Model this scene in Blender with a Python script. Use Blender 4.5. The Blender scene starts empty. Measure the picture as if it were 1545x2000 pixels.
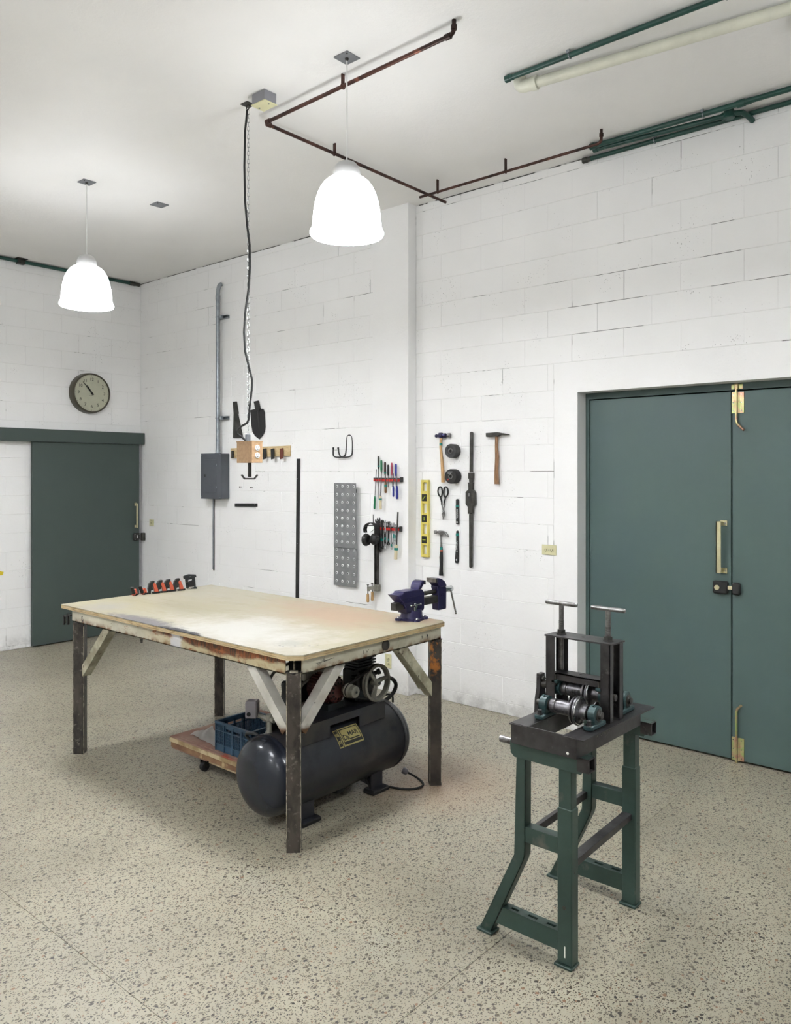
import bpy, bmesh, math, random
from mathutils import Vector, Matrix
random.seed(4)
PI = math.pi
SC = bpy.context.scene
COL = SC.collection

# ------------------------------------------------------------ camera
cam_d = bpy.data.cameras.new('camera')
cam = bpy.data.objects.new('camera', cam_d)
COL.objects.link(cam)
cam.location = (0, 0, 1.75)
cam.rotation_euler = (PI/2, 0, -math.radians(90 - 40.8603))
cam_d.sensor_fit = 'HORIZONTAL'
cam_d.sensor_width = 36
cam_d.lens = 36*1546.2/1545
cam_d.shift_y = -78/1545
cam_d.clip_start = .05
SC.camera = cam

# ------------------------------------------------------------ world and exposure
w = bpy.data.worlds.new('world'); SC.world = w; w.use_nodes = True
w.node_tree.nodes['Background'].inputs[0].default_value = (.9, .95, 1, 1)
w.node_tree.nodes['Background'].inputs[1].default_value = 1.0
SC.view_settings.view_transform = 'Standard'
SC.view_settings.look = 'None'
SC.view_settings.gamma = 1
SC.view_settings.use_curve_mapping = False
SC.view_settings.exposure = 1.31
LAMP_STRENGTH = 9.0

# ------------------------------------------------------------ materials
def N(t, kind, **kw):
    n = t.nodes.new(kind)
    for k, v in kw.items():
        if k in ('i',):
            for a, b in v.items(): n.inputs[a].default_value = b
        else: setattr(n, k, v)
    return n
def rgb(h):
    h = h.lstrip('#'); c = [int(h[i:i+2], 16)/255 for i in (0, 2, 4)]
    return tuple(x/12.92 if x <= .04045 else ((x+.055)/1.055)**2.4 for x in c)+(1,)
def mixc(t, fac, a, b):
    m = N(t, 'ShaderNodeMix', data_type='RGBA')
    t.links.new(fac, m.inputs[0])
    for v, s in ((a, m.inputs[6]), (b, m.inputs[7])):
        if isinstance(v, tuple): s.default_value = v
        else: t.links.new(v, s)
    return m.outputs[2]
def ramp(t, src, lo, hi):
    m = N(t, 'ShaderNodeMapRange', i={1: lo, 2: hi}); t.links.new(src, m.inputs[0]); return m.outputs[0]
def noise(t, pos, scale, detail=3, rough=.55, stretch=None):
    n = N(t, 'ShaderNodeTexNoise', i={'Scale': scale, 'Detail': detail, 'Roughness': rough})
    if stretch:
        m = N(t, 'ShaderNodeMapping', i={'Scale': stretch}); t.links.new(pos, m.inputs[0]); pos = m.outputs[0]
    t.links.new(pos, n.inputs['Vector']); return n.outputs['Fac']
def math_(t, op, a, b=None):
    m = N(t, 'ShaderNodeMath', operation=op)
    for i, v in enumerate((a, b)):
        if v is None: continue
        if isinstance(v, (int, float)): m.inputs[i].default_value = v
        else: t.links.new(v, m.inputs[i])
    return m.outputs[0]
def pm(name, col, rough=.5, metal=0, var=(), bump=None, emit=None, spec=None, rvar=None):
    """procedural material: var = layers (colour, noise scale, low, high[, stretch])"""
    m = bpy.data.materials.new(name); m.use_nodes = True; t = m.node_tree
    p = t.nodes['Principled BSDF']
    if isinstance(col, str): col = rgb(col)
    p.inputs['Roughness'].default_value = rough; p.inputs['Metallic'].default_value = metal
    if spec is not None: p.inputs['Specular IOR Level'].default_value = spec
    g = N(t, 'ShaderNodeNewGeometry').outputs['Position']
    c = col
    if not var: var = ((tuple(x*.86 for x in col[:3])+(1,), 9, .35, .75),)
    for L in var:
        f = noise(t, g, L[1], 5, .6, L[4] if len(L) > 4 else None)
        c = mixc(t, ramp(t, f, L[2], L[3]), c, rgb(L[0]) if isinstance(L[0], str) else L[0])
    t.links.new(c, p.inputs['Base Color'])
    if bump:
        b = N(t, 'ShaderNodeBump', i={'Strength': bump[0], 'Distance': bump[2] if len(bump) > 2 else .002})
        t.links.new(noise(t, g, bump[1], 4), b.inputs['Height']); t.links.new(b.outputs[0], p.inputs['Normal'])
    if emit:
        p.inputs['Emission Color'].default_value = emit[0]; p.inputs['Emission Strength'].default_value = emit[1]
    return m
def wall_paint(name, base, pits=.5, cracks=False, dirty=True):
    m = bpy.data.materials.new(name); m.use_nodes = True; t = m.node_tree
    p = t.nodes['Principled BSDF']; p.inputs['Roughness'].default_value = .6
    g = N(t, 'ShaderNodeNewGeometry').outputs['Position']
    sep = N(t, 'ShaderNodeSeparateXYZ'); t.links.new(g, sep.inputs[0])
    y, z = sep.outputs[1], sep.outputs[2]
    c = mixc(t, ramp(t, noise(t, g, 1.3, 3), .35, .8), rgb(base), tuple(x*.95 for x in rgb(base)[:3])+(1,))
    if pits:   # small unpainted pits of the block face, in clusters
        v = N(t, 'ShaderNodeTexVoronoi', i={'Scale': 70.0}); t.links.new(g, v.inputs['Vector'])
        pit = ramp(t, v.outputs['Distance'], .24, .14)
        cl = ramp(t, noise(t, g, 3.1, 3, .7), .54, .66)
        w_ = N(t, 'ShaderNodeTexWhiteNoise', noise_dimensions='3D'); t.links.new(v.outputs['Position'], w_.inputs['Vector'])
        pick = ramp(t, w_.outputs['Value'], .55, .56)
        pit = math_(t, 'MULTIPLY', math_(t, 'MULTIPLY', pit, cl), math_(t, 'MULTIPLY', pick, pits))
        c = mixc(t, pit, c, rgb('#5a5852'))
    if cracks: # open mortar joints where the paint never closed the gap
        hi = math_(t, 'MULTIPLY', ramp(t, y, 3.3, 2.2), ramp(t, z, 2.2, 2.8))
        th = math_(t, 'SUBTRACT', .60, math_(t, 'MULTIPLY', hi, .085))
        f = noise(t, g, 2.2, 4, .62)
        k = ramp(t, math_(t, 'SUBTRACT', f, th), 0, .03)
        top = ramp(t, z, 3.832, 3.838)
        topk = math_(t, 'MULTIPLY', top, ramp(t, noise(t, g, 3.3, 5, .7), .46, .5))
        k = math_(t, 'MAXIMUM', k, topk)
        c = mixc(t, math_(t, 'MULTIPLY', k, .95), c, rgb('#2c2b28'))
    if dirty:
        d = math_(t, 'MULTIPLY', ramp(t, z, .16, .0), ramp(t, noise(t, g, 7, 5, .7), .42, .7))
        c = mixc(t, math_(t, 'MULTIPLY', d, .6), c, rgb('#6d6a66'))
    t.links.new(c, p.inputs['Base Color'])
    b = N(t, 'ShaderNodeBump', i={'Strength': .55, 'Distance': .003})
    h = math_(t, 'ADD', noise(t, g, 45, 5, .65), math_(t, 'MULTIPLY', noise(t, g, 6, 2), 1.2))
    t.links.new(h, b.inputs['Height']); t.links.new(b.outputs[0], p.inputs['Normal'])
    return m
def terrazzo():
    m = bpy.data.materials.new('terrazzo'); m.use_nodes = True; t = m.node_tree
    p = t.nodes['Principled BSDF']; p.inputs['Roughness'].default_value = .42
    g0 = N(t, 'ShaderNodeNewGeometry').outputs['Position']
    wn = N(t, 'ShaderNodeTexNoise', i={'Scale': 60.0, 'Detail': 2.0}); t.links.new(g0, wn.inputs['Vector'])
    va = N(t, 'ShaderNodeVectorMath', operation='MULTIPLY_ADD')
    t.links.new(wn.outputs['Color'], va.inputs[0]); va.inputs[1].default_value = (.011, .011, 0); t.links.new(g0, va.inputs[2])
    g = va.outputs[0]
    c = mixc(t, ramp(t, noise(t, g0, 1.1, 4, .6), .35, .7), rgb('#a09a88'), rgb('#958f7f'))
    c = mixc(t, ramp(t, noise(t, g0, 2.6, 4, .65), .55, .8), c, rgb('#949184'))
    c = mixc(t, ramp(t, noise(t, g0, 190, 2), .5, .8), c, rgb('#8e866f'))
    for scale, rad, share in ((78, .31, .70), (150, .36, .62), (38, .28, .74)):
        mp = N(t, 'ShaderNodeMapping', i={'Scale': (1, 1.25, 0), 'Location': (scale*.37, scale*.11, 0)}); t.links.new(g, mp.inputs[0])
        v = N(t, 'ShaderNodeTexVoronoi', voronoi_dimensions='2D', i={'Scale': float(scale)}); t.links.new(mp.outputs[0], v.inputs['Vector'])
        w1 = N(t, 'ShaderNodeTexWhiteNoise', noise_dimensions='3D'); t.links.new(v.outputs['Color'], w1.inputs['Vector'])
        pick = ramp(t, w1.outputs['Value'], share, share+.01)
        edge = ramp(t, v.outputs['Distance'], rad, rad-.05)
        cr = N(t, 'ShaderNodeValToRGB'); e = cr.color_ramp; e.interpolation = 'CONSTANT'
        e.elements[0].color = rgb('#37332e'); e.elements[1].position = .22; e.elements[1].color = rgb('#544b3d')
        for pos, hx in ((.42, '#4a4238'), (.58, '#544a43'), (.72, '#2a2a2b'), (.82, '#7c5b45'), (.88, '#6f6a5f')):
            q = e.elements.new(pos); q.color = rgb(hx)
        sp = N(t, 'ShaderNodeSeparateColor'); t.links.new(w1.outputs['Color'], sp.inputs[0]); t.links.new(sp.outputs[1], cr.inputs[0])
        c = mixc(t, math_(t, 'MULTIPLY', math_(t, 'MULTIPLY', pick, edge), .95), c, cr.outputs[0])
    c = mixc(t, math_(t, 'MULTIPLY', ramp(t, noise(t, g0, .9, 5, .65), .50, .68), .28), c, rgb('#5b5648'))
    # reddish dust ground off the bench, beside its right leg
    sx = N(t, 'ShaderNodeVectorMath', operation='DISTANCE'); t.links.new(g0, sx.inputs[0]); sx.inputs[1].default_value = (3.55, 2.75, 0)
    c = mixc(t, math_(t, 'MULTIPLY', ramp(t, sx.outputs['Value'], .55, .05), .42), c, rgb('#a0785c'))
    t.links.new(c, p.inputs['Base Color'])
    return m
M = {}
M['wall'] = wall_paint('painted_block', '#f5f5f4', pits=.6)
M['wall_smooth'] = wall_paint('painted_plaster', '#f5f5f4', pits=.12)
M['joint'] = wall_paint('painted_joint', '#ebebe9', pits=0, cracks=True)
M['ceil'] = wall_paint('painted_ceiling', '#efeeeb', pits=0, dirty=False)
M['floor'] = terrazzo()
M['grout'] = pm('floor_joint', '#5c584c', .8)
M['door'] = pm('door_green', '#4a5d59', .5, var=(('#475a5a', 1.5, .4, .7),), bump=(.15, 260, .0006))
M['doorL'] = pm('sliding_door_green', '#3e4a46', .55, var=(('#3c4845', 1.5, .4, .7),), bump=(.15, 260, .0006))
M['black'] = pm('black_gap', '#0b0b0b', .9)
M['brass'] = pm('brass', '#e0d9b8', .28, .9, var=(('#cfc69c', 14, .4, .7),))
M['zinc'] = pm('yellow_zinc', '#c2b487', .32, .8, var=(('#b98f7a', 18, .42, .6), ('#a9b878', 13, .5, .62)))
M['blackpaint'] = pm('black_paint', '#1a1a1b', .4, var=(('#2c2b2a', 30, .5, .8),))
M['blackrub'] = pm('black_rubber', '#161616', .65)
M['gunmetal'] = pm('gunmetal', '#4b4a46', .42, .55, var=(('#33312e', 14, .4, .65),))
M['darksteel'] = pm('dark_mill_steel', '#4a4849', .38, .65, var=(('#353334', 8, .4, .62), ('#6d6a6a', 26, .62, .78)), bump=(.2, 60))
M['rawsteel'] = pm('raw_steel', '#8f8e8e', .3, .85, var=(('#565250', 22, .42, .66),))
M['chrome'] = pm('bright_steel', '#c8cacc', .2, 1)
M['galv'] = pm('galvanised', '#9aa0a5', .36, .75, var=(('#7f858b', 20, .4, .7),))
M['plate_grey'] = pm('ceiling_plate_grey', '#85878a', .5, .4)
M['lampcap'] = pm('lamp_cap_white', '#bdbdbc', .4)
M['glow'] = pm('lamp_glow', '#ffffff', .4, emit=((.945, .968, 1, 1), LAMP_STRENGTH*.72))
M['glow_in'] = pm('lamp_glow_inside', '#ffffff', .4, emit=((.945, .968, 1, 1), LAMP_STRENGTH*3.1))
M['white'] = pm('white_plastic', '#e8e8e4', .4)
M['ivory'] = pm('ivory_plastic', '#d6d2a8', .45)
M['pvc'] = pm('pvc_white', '#dcdccb', .35)
M['copper'] = pm('copper_pipe', '#5e4038', .42, .65, var=(('#332623', 6, .38, .6), ('#9c6450', 4, .62, .7)))
M['conduit'] = pm('green_conduit', '#1f4a41', .38, var=(('#173b34', 8, .4, .7),))
M['boxgrey'] = pm('steel_box_grey', '#8d8d92', .5)
M['panel'] = pm('panel_grey', '#52555b', .45, var=(('#4b4e54', 6, .4, .7),))
M['wood'] = pm('pale_pine', '#cfb98f', .6, var=(('#b89e72', 3, .4, .65, (1, 6, 30)),))
M['mdf'] = pm('particle_board', '#b1926f', .7, var=(('#a08060', 60, .4, .65),))
M['hickory'] = pm('tool_handle_wood', '#bf9b6b', .5, var=(('#a37e50', 10, .4, .65, (1, 20, 2)),))
M['hickory2'] = pm('old_handle_wood', '#8f6a49', .55, var=(('#6f4e33', 10, .4, .65, (1, 20, 2)),))
M['palewood'] = pm('pale_handle_wood', '#e0d3ae', .5)
M['redbrown'] = pm('red_brown_hook', '#6b3526', .5)
M['bandteal'] = pm('teal_tape', '#0f8276', .5)
M['orange'] = pm('clamp_orange', '#c4573c', .45)
M['red'] = pm('red_plastic', '#c02a26', .4)
M['green'] = pm('green_plastic', '#1c7a4e', .35)
M['blue'] = pm('blue_plastic', '#28308f', .3)
M['purple'] = pm('vise_purple', '#26224a', .32, .1, var=(('#1e1a3e', 20, .4, .7), ('#b9b4cc', 85, .70, .74)), bump=(.3, 90))
M['pink'] = pm('pink_plastic', '#a84458', .3)
M['maroon'] = pm('maroon_plastic', '#3a1c1c', .4)
M['yellow'] = pm('level_yellow', '#d9c863', .4)
M['galvplank'] = pm('galvanised_plank', '#8d8e8f', .42, .45, var=(('#7d7e80', 10, .4, .65),))
M['dimple'] = pm('raised_bright_rim', '#d2d3d4', .45, .2)  # highlight on the raised rims put into a lighter colour
M['clockrim'] = pm('clock_rim', '#4a4536', .35)
M['clockface'] = pm('clock_face', '#dedec6', .25)
M['ink'] = pm('printed_black', '#1c1b18', .5)
M['inkwhite'] = pm('printed_white', '#d8dad8', .5)
M['stone'] = pm('abrasive_dark', '#3e3e3f', .8, bump=(.6, 300, .001))
M['stone2'] = pm('abrasive_black', '#262425', .7, bump=(.4, 300, .001))
M['legsteel'] = pm('rusty_leg_steel', '#4c453f', .5, .3, var=(('#2b2724', 11, .42, .60, (1, 1, .5)), ('#7d766c', 36, .58, .74), ('#6e4529', 7, .64, .72)), bump=(.35, 50))
M['legrust'] = pm('orange_rusted_steel', '#463f3a', .5, .3, var=(('#2f2a27', 6, .4, .6), ('#a86a30', 14, .50, .58)), bump=(.3, 50))
t_ = M['legrust'].node_tree   # rust only on the upper part of that leg
mx_ = [n for n in t_.nodes if n.type == 'MIX'][-1]; fr = mx_.inputs[0].links[0].from_socket
sp_ = N(t_, 'ShaderNodeSeparateXYZ'); t_.links.new([n for n in t_.nodes if n.type == 'NEW_GEOMETRY'][0].outputs['Position'], sp_.inputs[0])
t_.links.new(math_(t_, 'MULTIPLY', fr, ramp(t_, sp_.outputs[2], .58, .66)), mx_.inputs[0])
M['edge'] = pm('worn_bright_edge', '#b3ab98', .5, .2, var=(('#5c564a', 30, .45, .6),))
def worn_rail():
    """chipped white paint; rust has taken the upper band of the near half of the long rail"""
    m = bpy.data.materials.new('worn_white_rail'); m.use_nodes = True; t = m.node_tree
    p = t.nodes['Principled BSDF']; p.inputs['Roughness'].default_value = .5
    g = N(t, 'ShaderNodeNewGeometry').outputs['Position']; sp = N(t, 'ShaderNodeSeparateXYZ'); t.links.new(g, sp.inputs[0])
    x, y, z = sp.outputs
    c = mixc(t, ramp(t, noise(t, g, 5, 4), .4, .65), rgb('#c9c6b4'), rgb('#aeab98'))
    def AND(*a):
        r = a[0]
        for q in a[1:]: r = math_(t, 'MULTIPLY', r, q)
        return r
    left = ramp(t, x, 2.50, 2.48)
    c = mixc(t, AND(left, ramp(t, y, 4.05, 3.75), ramp(t, noise(t, g, 4, 3), .1, .5)), c, rgb('#b0a484'))
    up = math_(t, 'ADD', math_(t, 'MULTIPLY', math_(t, 'SUBTRACT', z, .845), 18), math_(t, 'MULTIPLY', math_(t, 'SUBTRACT', noise(t, g, 9, 5, .65, (1, .35, 1)), .5), 2.6))
    c = mixc(t, AND(left, ramp(t, y, 3.95, 3.75), ramp(t, up, -.1, .25)), c, mixc(t, ramp(t, noise(t, g, 34, 5, .7, (1, 1, .25)), .4, .6), rgb('#84491f'), rgb('#35200f')))
    c = mixc(t, AND(left, ramp(t, y, 4.4, 4.1), ramp(t, noise(t, g, 5, 5, .65, (1, 1, 3)), .60, .64)), c, rgb('#8a5026'))
    c = mixc(t, AND(ramp(t, z, .845, .816), ramp(t, noise(t, g, 8, 5, .65), .45, .56)), c, rgb('#77512f'))
    c = mixc(t, AND(ramp(t, noise(t, g, 16, 5, .65), .63, .66), ramp(t, noise(t, g, 3, 2), .35, .5)), c, rgb('#2d2723'))
    for (cy, r) in ((3.66, .06),):   # spilled white plaster
        d = math_(t, 'ABSOLUTE', math_(t, 'SUBTRACT', y, cy))
        c = mixc(t, AND(left, ramp(t, math_(t, 'ADD', d, math_(t, 'MULTIPLY', math_(t, 'SUBTRACT', noise(t, g, 26, 5, .75), .5), .16)), r, r*.5)), c, rgb('#c6c6c9'))
    t.links.new(c, p.inputs['Base Color'])
    b = N(t, 'ShaderNodeBump', i={'Strength': .35, 'Distance': .002}); t.links.new(noise(t, g, 40, 4), b.inputs['Height']); t.links.new(b.outputs[0], p.inputs['Normal'])
    return m
M['apron'] = worn_rail()
M['brace'] = pm('dusty_white_paint', '#c9c7c0', .5, var=(('#b1aea4', 7, .4, .65), ('#37332e', 42, .70, .73)))
t_ = M['brace'].node_tree   # soot and rust where the braces were welded
p_ = t_.nodes['Principled BSDF']; c_ = p_.inputs['Base Color'].links[0].from_socket
sp_ = N(t_, 'ShaderNodeSeparateXYZ'); g_ = N(t_, 'ShaderNodeNewGeometry').outputs['Position']; t_.links.new(g_, sp_.inputs[0])
zz_ = math_(t_, 'ADD', sp_.outputs[2], math_(t_, 'MULTIPLY', math_(t_, 'SUBTRACT', noise(t_, g_, 25, 4), .5), .04))
c_ = mixc(t_, ramp(t_, zz_, .79, .82), c_, rgb('#3b352d')); c_ = mixc(t_, ramp(t_, zz_, .575, .545), c_, rgb('#5a3c22'))
t_.links.new(c_, p_.inputs['Base Color'])
M['braceold'] = pm('aged_white_paint', '#bdb9a3', .5, var=(('#8a8570', 7, .4, .6), ('#4a3f30', 26, .64, .68)))
M['dollyply'] = pm('old_plywood', '#8a6a4a', .7, var=(('#6b4a34', 4, .4, .6), ('#b59f78', 12, .58, .68)))
M['dollytop'] = pm('dusty_brown_board', '#7a5547', .75, var=(('#927a6c', 4, .4, .65), ('#8e3f2a', 5, .62, .7)))
M['plyedge'] = pm('pale_plywood_edge', '#b8a785', .7, var=(('#8f7a56', 10, .45, .62),))
M['crate'] = pm('crate_blue', '#2c4a60', .45, var=(('#24394d', 12, .4, .7),))
M['tank'] = pm('tank_blue_black', '#26282f', .33, .15, var=(('#3a3834', 3, .45, .7), ('#191b22', 7, .5, .7)), bump=(.1, 20))
M['tankend'] = pm('tank_end_blue_black', '#252932', .24, .15, var=(('#1d2128', 4, .45, .7), ('#9a9a98', 70, .735, .75)))
M['castiron'] = pm('cast_dark', '#15191b', .45, var=(('#22292b', 20, .4, .7),))
M['castgrey'] = pm('cast_grey', '#8a887f', .45, .4, var=(('#6f6d64', 14, .4, .7),))
M['motorred'] = pm('motor_red', '#4c1a18', .5, var=(('#2c1513', 12, .4, .7),))
M['rollsteel'] = pm('worn_roller_steel', '#77767a', .36, .8, var=(('#3a3838', 30, .40, .62), ('#9a999a', 60, .6, .75)), bump=(.3, 80))
M['label'] = pm('label_gold', '#a79b62', .45, var=(('#8d824e', 14, .45, .7),))
M['switchgrey'] = pm('switch_grey', '#6e6a6e', .5)
M['cloth'] = pm('white_rag', '#cfccc6', .85)
M['card'] = pm('brown_cardboard', '#7a4a2f', .8)
M['standgreen'] = pm('stand_green', '#31463f', .42, .1, var=(('#2a3d37', 5, .4, .65), ('#5a5a52', 7, .60, .72)), bump=(.15, 30))
M['bearing'] = pm('bearing_green', '#2f4a4c', .4, .2, var=(('#26393b', 20, .4, .7),))
M['vial'] = pm('vial_black', '#15150f', .3)
M['vialglass'] = pm('vial_lime', '#a8b545', .2)
M['switchorange'] = pm('yellow_tape', '#d8c42a', .6)
def bench_top():
    m = bpy.data.materials.new('bench_plywood'); m.use_nodes = True; t = m.node_tree
    p = t.nodes['Principled BSDF']; p.inputs['Roughness'].default_value = .5
    g = N(t, 'ShaderNodeNewGeometry').outputs['Position']
    c = mixc(t, ramp(t, noise(t, g, 2.2, 5, .65, (1, .35, 1)), .38, .68), rgb('#9a9379'), rgb('#9f9b8d'))
    c = mixc(t, ramp(t, noise(t, g, 9, 5, .7, (1, .25, 1)), .55, .8), c, rgb('#8d8468'))
    c = mixc(t, math_(t, 'MULTIPLY', ramp(t, noise(t, g, 14, 5, .75, (1, .4, 1)), .66, .74), .5), c, rgb('#7f7a66'))
    def spot(c, at, r0, r1, col, k, sc=7, st=(1, 1, 1)):
        mp = N(t, 'ShaderNodeMapping', i={'Scale': st, 'Location': tuple(-a*s for a, s in zip(at, st))}); t.links.new(g, mp.inputs[0])
        d = N(t, 'ShaderNodeVectorMath', operation='LENGTH'); t.links.new(mp.outputs[0], d.inputs[0])
        dd = math_(t, 'ADD', d.outputs['Value'], math_(t, 'MULTIPLY', math_(t, 'SUBTRACT', noise(t, g, sc, 5, .7), .5), r0*1.6))
        return mixc(t, math_(t, 'MULTIPLY', ramp(t, dd, r0, r1), k), c, rgb(col))
    c = spot(c, (2.62, 3.35, .91), .42, .12, '#b9b8b2', .85, 6, (1, .6, 1))
    c = spot(c, (3.3, 3.35, .91), .5, .15, '#a08571', .7, 4, (1.2, .8, 1))
    c = spot(c, (3.52, 2.85, .91), .2, .05, '#8c6e60', .6, 9)
    c = spot(c, (2.45, 4.02, .91), .20, .10, '#4b4a58', .75, 22, (2.2, .5, 1))
    c = spot(c, (2.42, 3.62, .91), .13, .09, '#22202a', .95, 26, (3, .6, 1))
    c = spot(c, (2.55, 4.6, .91), .2, .05, '#8e8d90', .5, 12)
    c = spot(c, (2.60, 2.93, .91), .10, .03, '#8f9088', .55, 40, (1, 1, 1))
    t.links.new(c, p.inputs['Base Color'])
    b = N(t, 'ShaderNodeBump', i={'Strength': .2, 'Distance': .002}); t.links.new(noise(t, g, 30, 5), b.inputs['Height']); t.links.new(b.outputs[0], p.inputs['Normal'])
    return m
M['benchtop'] = bench_top()

# ------------------------------------------------------------ mesh building
AX = {'x': Vector((1, 0, 0)), 'y': Vector((0, 1, 0)), 'z': Vector((0, 0, 1))}
def frame(d):
    d = Vector(d).normalized()
    a = Vector((0, 0, 1)) if abs(d.z) < .9 else Vector((1, 0, 0))
    u = d.cross(a).normalized(); return u, d.cross(u).normalized(), d
class MB:
    def __init__(s): s.v = []; s.f = []
    def add(s, vs, fs):
        n = len(s.v); s.v += [Vector(v) for v in vs]; s.f += [tuple(i+n for i in f) for f in fs]; return s
    def box(s, x0, x1, y0, y1, z0, z1, c=0):
        """box with optional chamfered edges"""
        x0, x1 = sorted((x0, x1)); y0, y1 = sorted((y0, y1)); z0, z1 = sorted((z0, z1))
        if not c:
            return s.add([(x, y, z) for x in (x0, x1) for y in (y0, y1) for z in (z0, z1)],
                         [(0, 1, 3, 2), (4, 6, 7, 5), (0, 4, 5, 1), (2, 3, 7, 6), (0, 2, 6, 4), (1, 5, 7, 3)])
        bm = bmesh.new(); bmesh.ops.create_cube(bm, size=1)
        for v in bm.verts: v.co = Vector(((x0+x1)/2+v.co.x*(x1-x0), (y0+y1)/2+v.co.y*(y1-y0), (z0+z1)/2+v.co.z*(z1-z0)))
        bmesh.ops.bevel(bm, geom=bm.edges[:], offset=c, segments=1, affect='EDGES')
        return s.bm(bm)
    def bm(s, bm, mat=None):
        bm.verts.ensure_lookup_table()
        s.add([(mat @ v.co if mat else v.co) for v in bm.verts], [[v.index for v in f.verts] for f in bm.faces]); bm.free(); return s
    def cyl(s, p0, p1, r0, r1=None, n=16, cap=True):
        r1 = r0 if r1 is None else r1; p0 = Vector(p0); p1 = Vector(p1); u, v, d = frame(p1-p0)
        vs = [p+(u*math.cos(a)+v*math.sin(a))*r for p, r in ((p0, r0), (p1, r1)) for a in [2*PI*i/n for i in range(n)]]
        fs = [(i, (i+1) % n, n+(i+1) % n, n+i) for i in range(n)]
        if cap: fs += [tuple(range(n))[::-1], tuple(range(n, 2*n))]
        return s.add(vs, fs)
    def lathe(s, o, d, prof, n=24, cap=True):
        """prof = [(distance along d, radius)...]"""
        o = Vector(o); u, v, d = frame(d); vs = []; fs = []
        for h, r in prof: vs += [o+d*h+(u*math.cos(2*PI*i/n)+v*math.sin(2*PI*i/n))*max(r, 1e-5) for i in range(n)]
        for k in range(len(prof)-1):
            for i in range(n): fs.append((k*n+i, k*n+(i+1) % n, (k+1)*n+(i+1) % n, (k+1)*n+i))
        if cap: fs += [tuple(range(n))[::-1], tuple(range((len(prof)-1)*n, len(prof)*n))]
        return s.add(vs, fs)
    def tube(s, pts, r, n=10, closed=False, cap=True):
        pts = [Vector(p) for p in pts]; m = len(pts); vs = []; fs = []
        rr = r if isinstance(r, (list, tuple)) else [r]*m
        pu = None
        for k, p in enumerate(pts):
            a = pts[k-1] if (k or closed) else p; b = pts[(k+1) % m] if (k < m-1 or closed) else p
            t = (b-a).normalized()
            if pu is None: pu = frame(t)[0]
            u = (pu-t*pu.dot(t)).normalized(); pu = u; v = t.cross(u)
            vs += [p+(u*math.cos(2*PI*i/n)+v*math.sin(2*PI*i/n))*rr[k] for i in range(n)]
        for k in range(m if closed else m-1):
            q = (k+1) % m
            for i in range(n): fs.append((k*n+i, k*n+(i+1) % n, q*n+(i+1) % n, q*n+i))
        if cap and not closed: fs += [tuple(range(n))[::-1], tuple(range((m-1)*n, m*n))]
        return s.add(vs, fs)
    def prism(s, pts, fn, d0, d1):
        """extrude a 2-D outline; fn(a, b, d) -> 3-D point"""
        n = len(pts); vs = [fn(a, b, d0) for a, b in pts]+[fn(a, b, d1) for a, b in pts]
        return s.add(vs, [tuple(range(n)), tuple(range(2*n-1, n-1, -1))]+[(i, (i+1) % n, n+(i+1) % n, n+i) for i in range(n)])
    def bar(s, p0, p1, wdt, hgt, up=(0, 0, 1)):
        """rectangular bar between two points"""
        p0 = Vector(p0); p1 = Vector(p1); d = (p1-p0).normalized(); up = Vector(up)
        a = d.cross(up).normalized()*wdt/2; b = a.cross(d).normalized()*hgt/2
        return s.add([p+x+y for p in (p0, p1) for x, y in ((-a, -b), (a, -b), (a, b), (-a, b))],
                     [(0, 3, 2, 1), (4, 5, 6, 7), (0, 1, 5, 4), (1, 2, 6, 5), (2, 3, 7, 6), (3, 0, 4, 7)])
    def sphere(s, c, r, sc=(1, 1, 1), n=12):
        bm = bmesh.new(); bmesh.ops.create_uvsphere(bm, u_segments=n, v_segments=max(6, n//2), radius=r)
        for v in bm.verts: v.co = Vector(c)+Vector((v.co.x*sc[0], v.co.y*sc[1], v.co.z*sc[2]))
        return s.bm(bm)
    def torus(s, c, d, R, r, n=24, k=8):
        u, v, d = frame(d); c = Vector(c)
        return s.tube([c+(u*math.cos(2*PI*i/n)+v*math.sin(2*PI*i/n))*R for i in range(n)], r, k, closed=True)
    def turn(s, c, axis, ang, start=0):
        R = Matrix.Rotation(ang, 3, axis); c = Vector(c)
        for i in range(start, len(s.v)): s.v[i] = c+R @ (s.v[i]-c)
        return s
    def build(s, name, mat, parent=None, label=None, bevel=0, smooth=35, o=None):
        me = bpy.data.meshes.new(name)
        org = Vector(o) if o is not None else (Vector(parent['o']) if parent is not None and 'o' in parent else Vector((0, 0, 0)))
        me.from_pydata([tuple(v-org) for v in s.v], [], s.f)
        b = bmesh.new(); b.from_mesh(me); bmesh.ops.recalc_face_normals(b, faces=b.faces[:]); b.to_mesh(me); b.free()
        mats = mat if isinstance(mat, (list, tuple)) else [mat]
        for q in mats: me.materials.append(M[q])
        if smooth:
            me.shade_smooth(); me.set_sharp_from_angle(angle=math.radians(smooth))
        ob = bpy.data.objects.new(name, me); COL.objects.link(ob)
        if parent is not None: ob.parent = parent; ob['o'] = tuple(org)
        else: ob.location = org; ob['o'] = tuple(org)
        if label: ob['label'] = label
        if bevel:
            md = ob.modifiers.new('bevel', 'BEVEL'); md.width = bevel; md.segments = 2; md.limit_method = 'ANGLE'
        return ob
def thing(name, label, cat, loc=(0, 0, 0), group=None):
    o = bpy.data.objects.new(name, None); COL.objects.link(o); o.empty_display_size = .05
    o.location = loc; o['o'] = tuple(loc); o['label'] = label; o['category'] = cat
    if group: o['group'] = group
    return o
def tag(o, label, cat, group=None):
    o['label'] = label; o['category'] = cat
    if group: o['group'] = group
    return o
def struct(o): o['kind'] = 'structure'; return o
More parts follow.
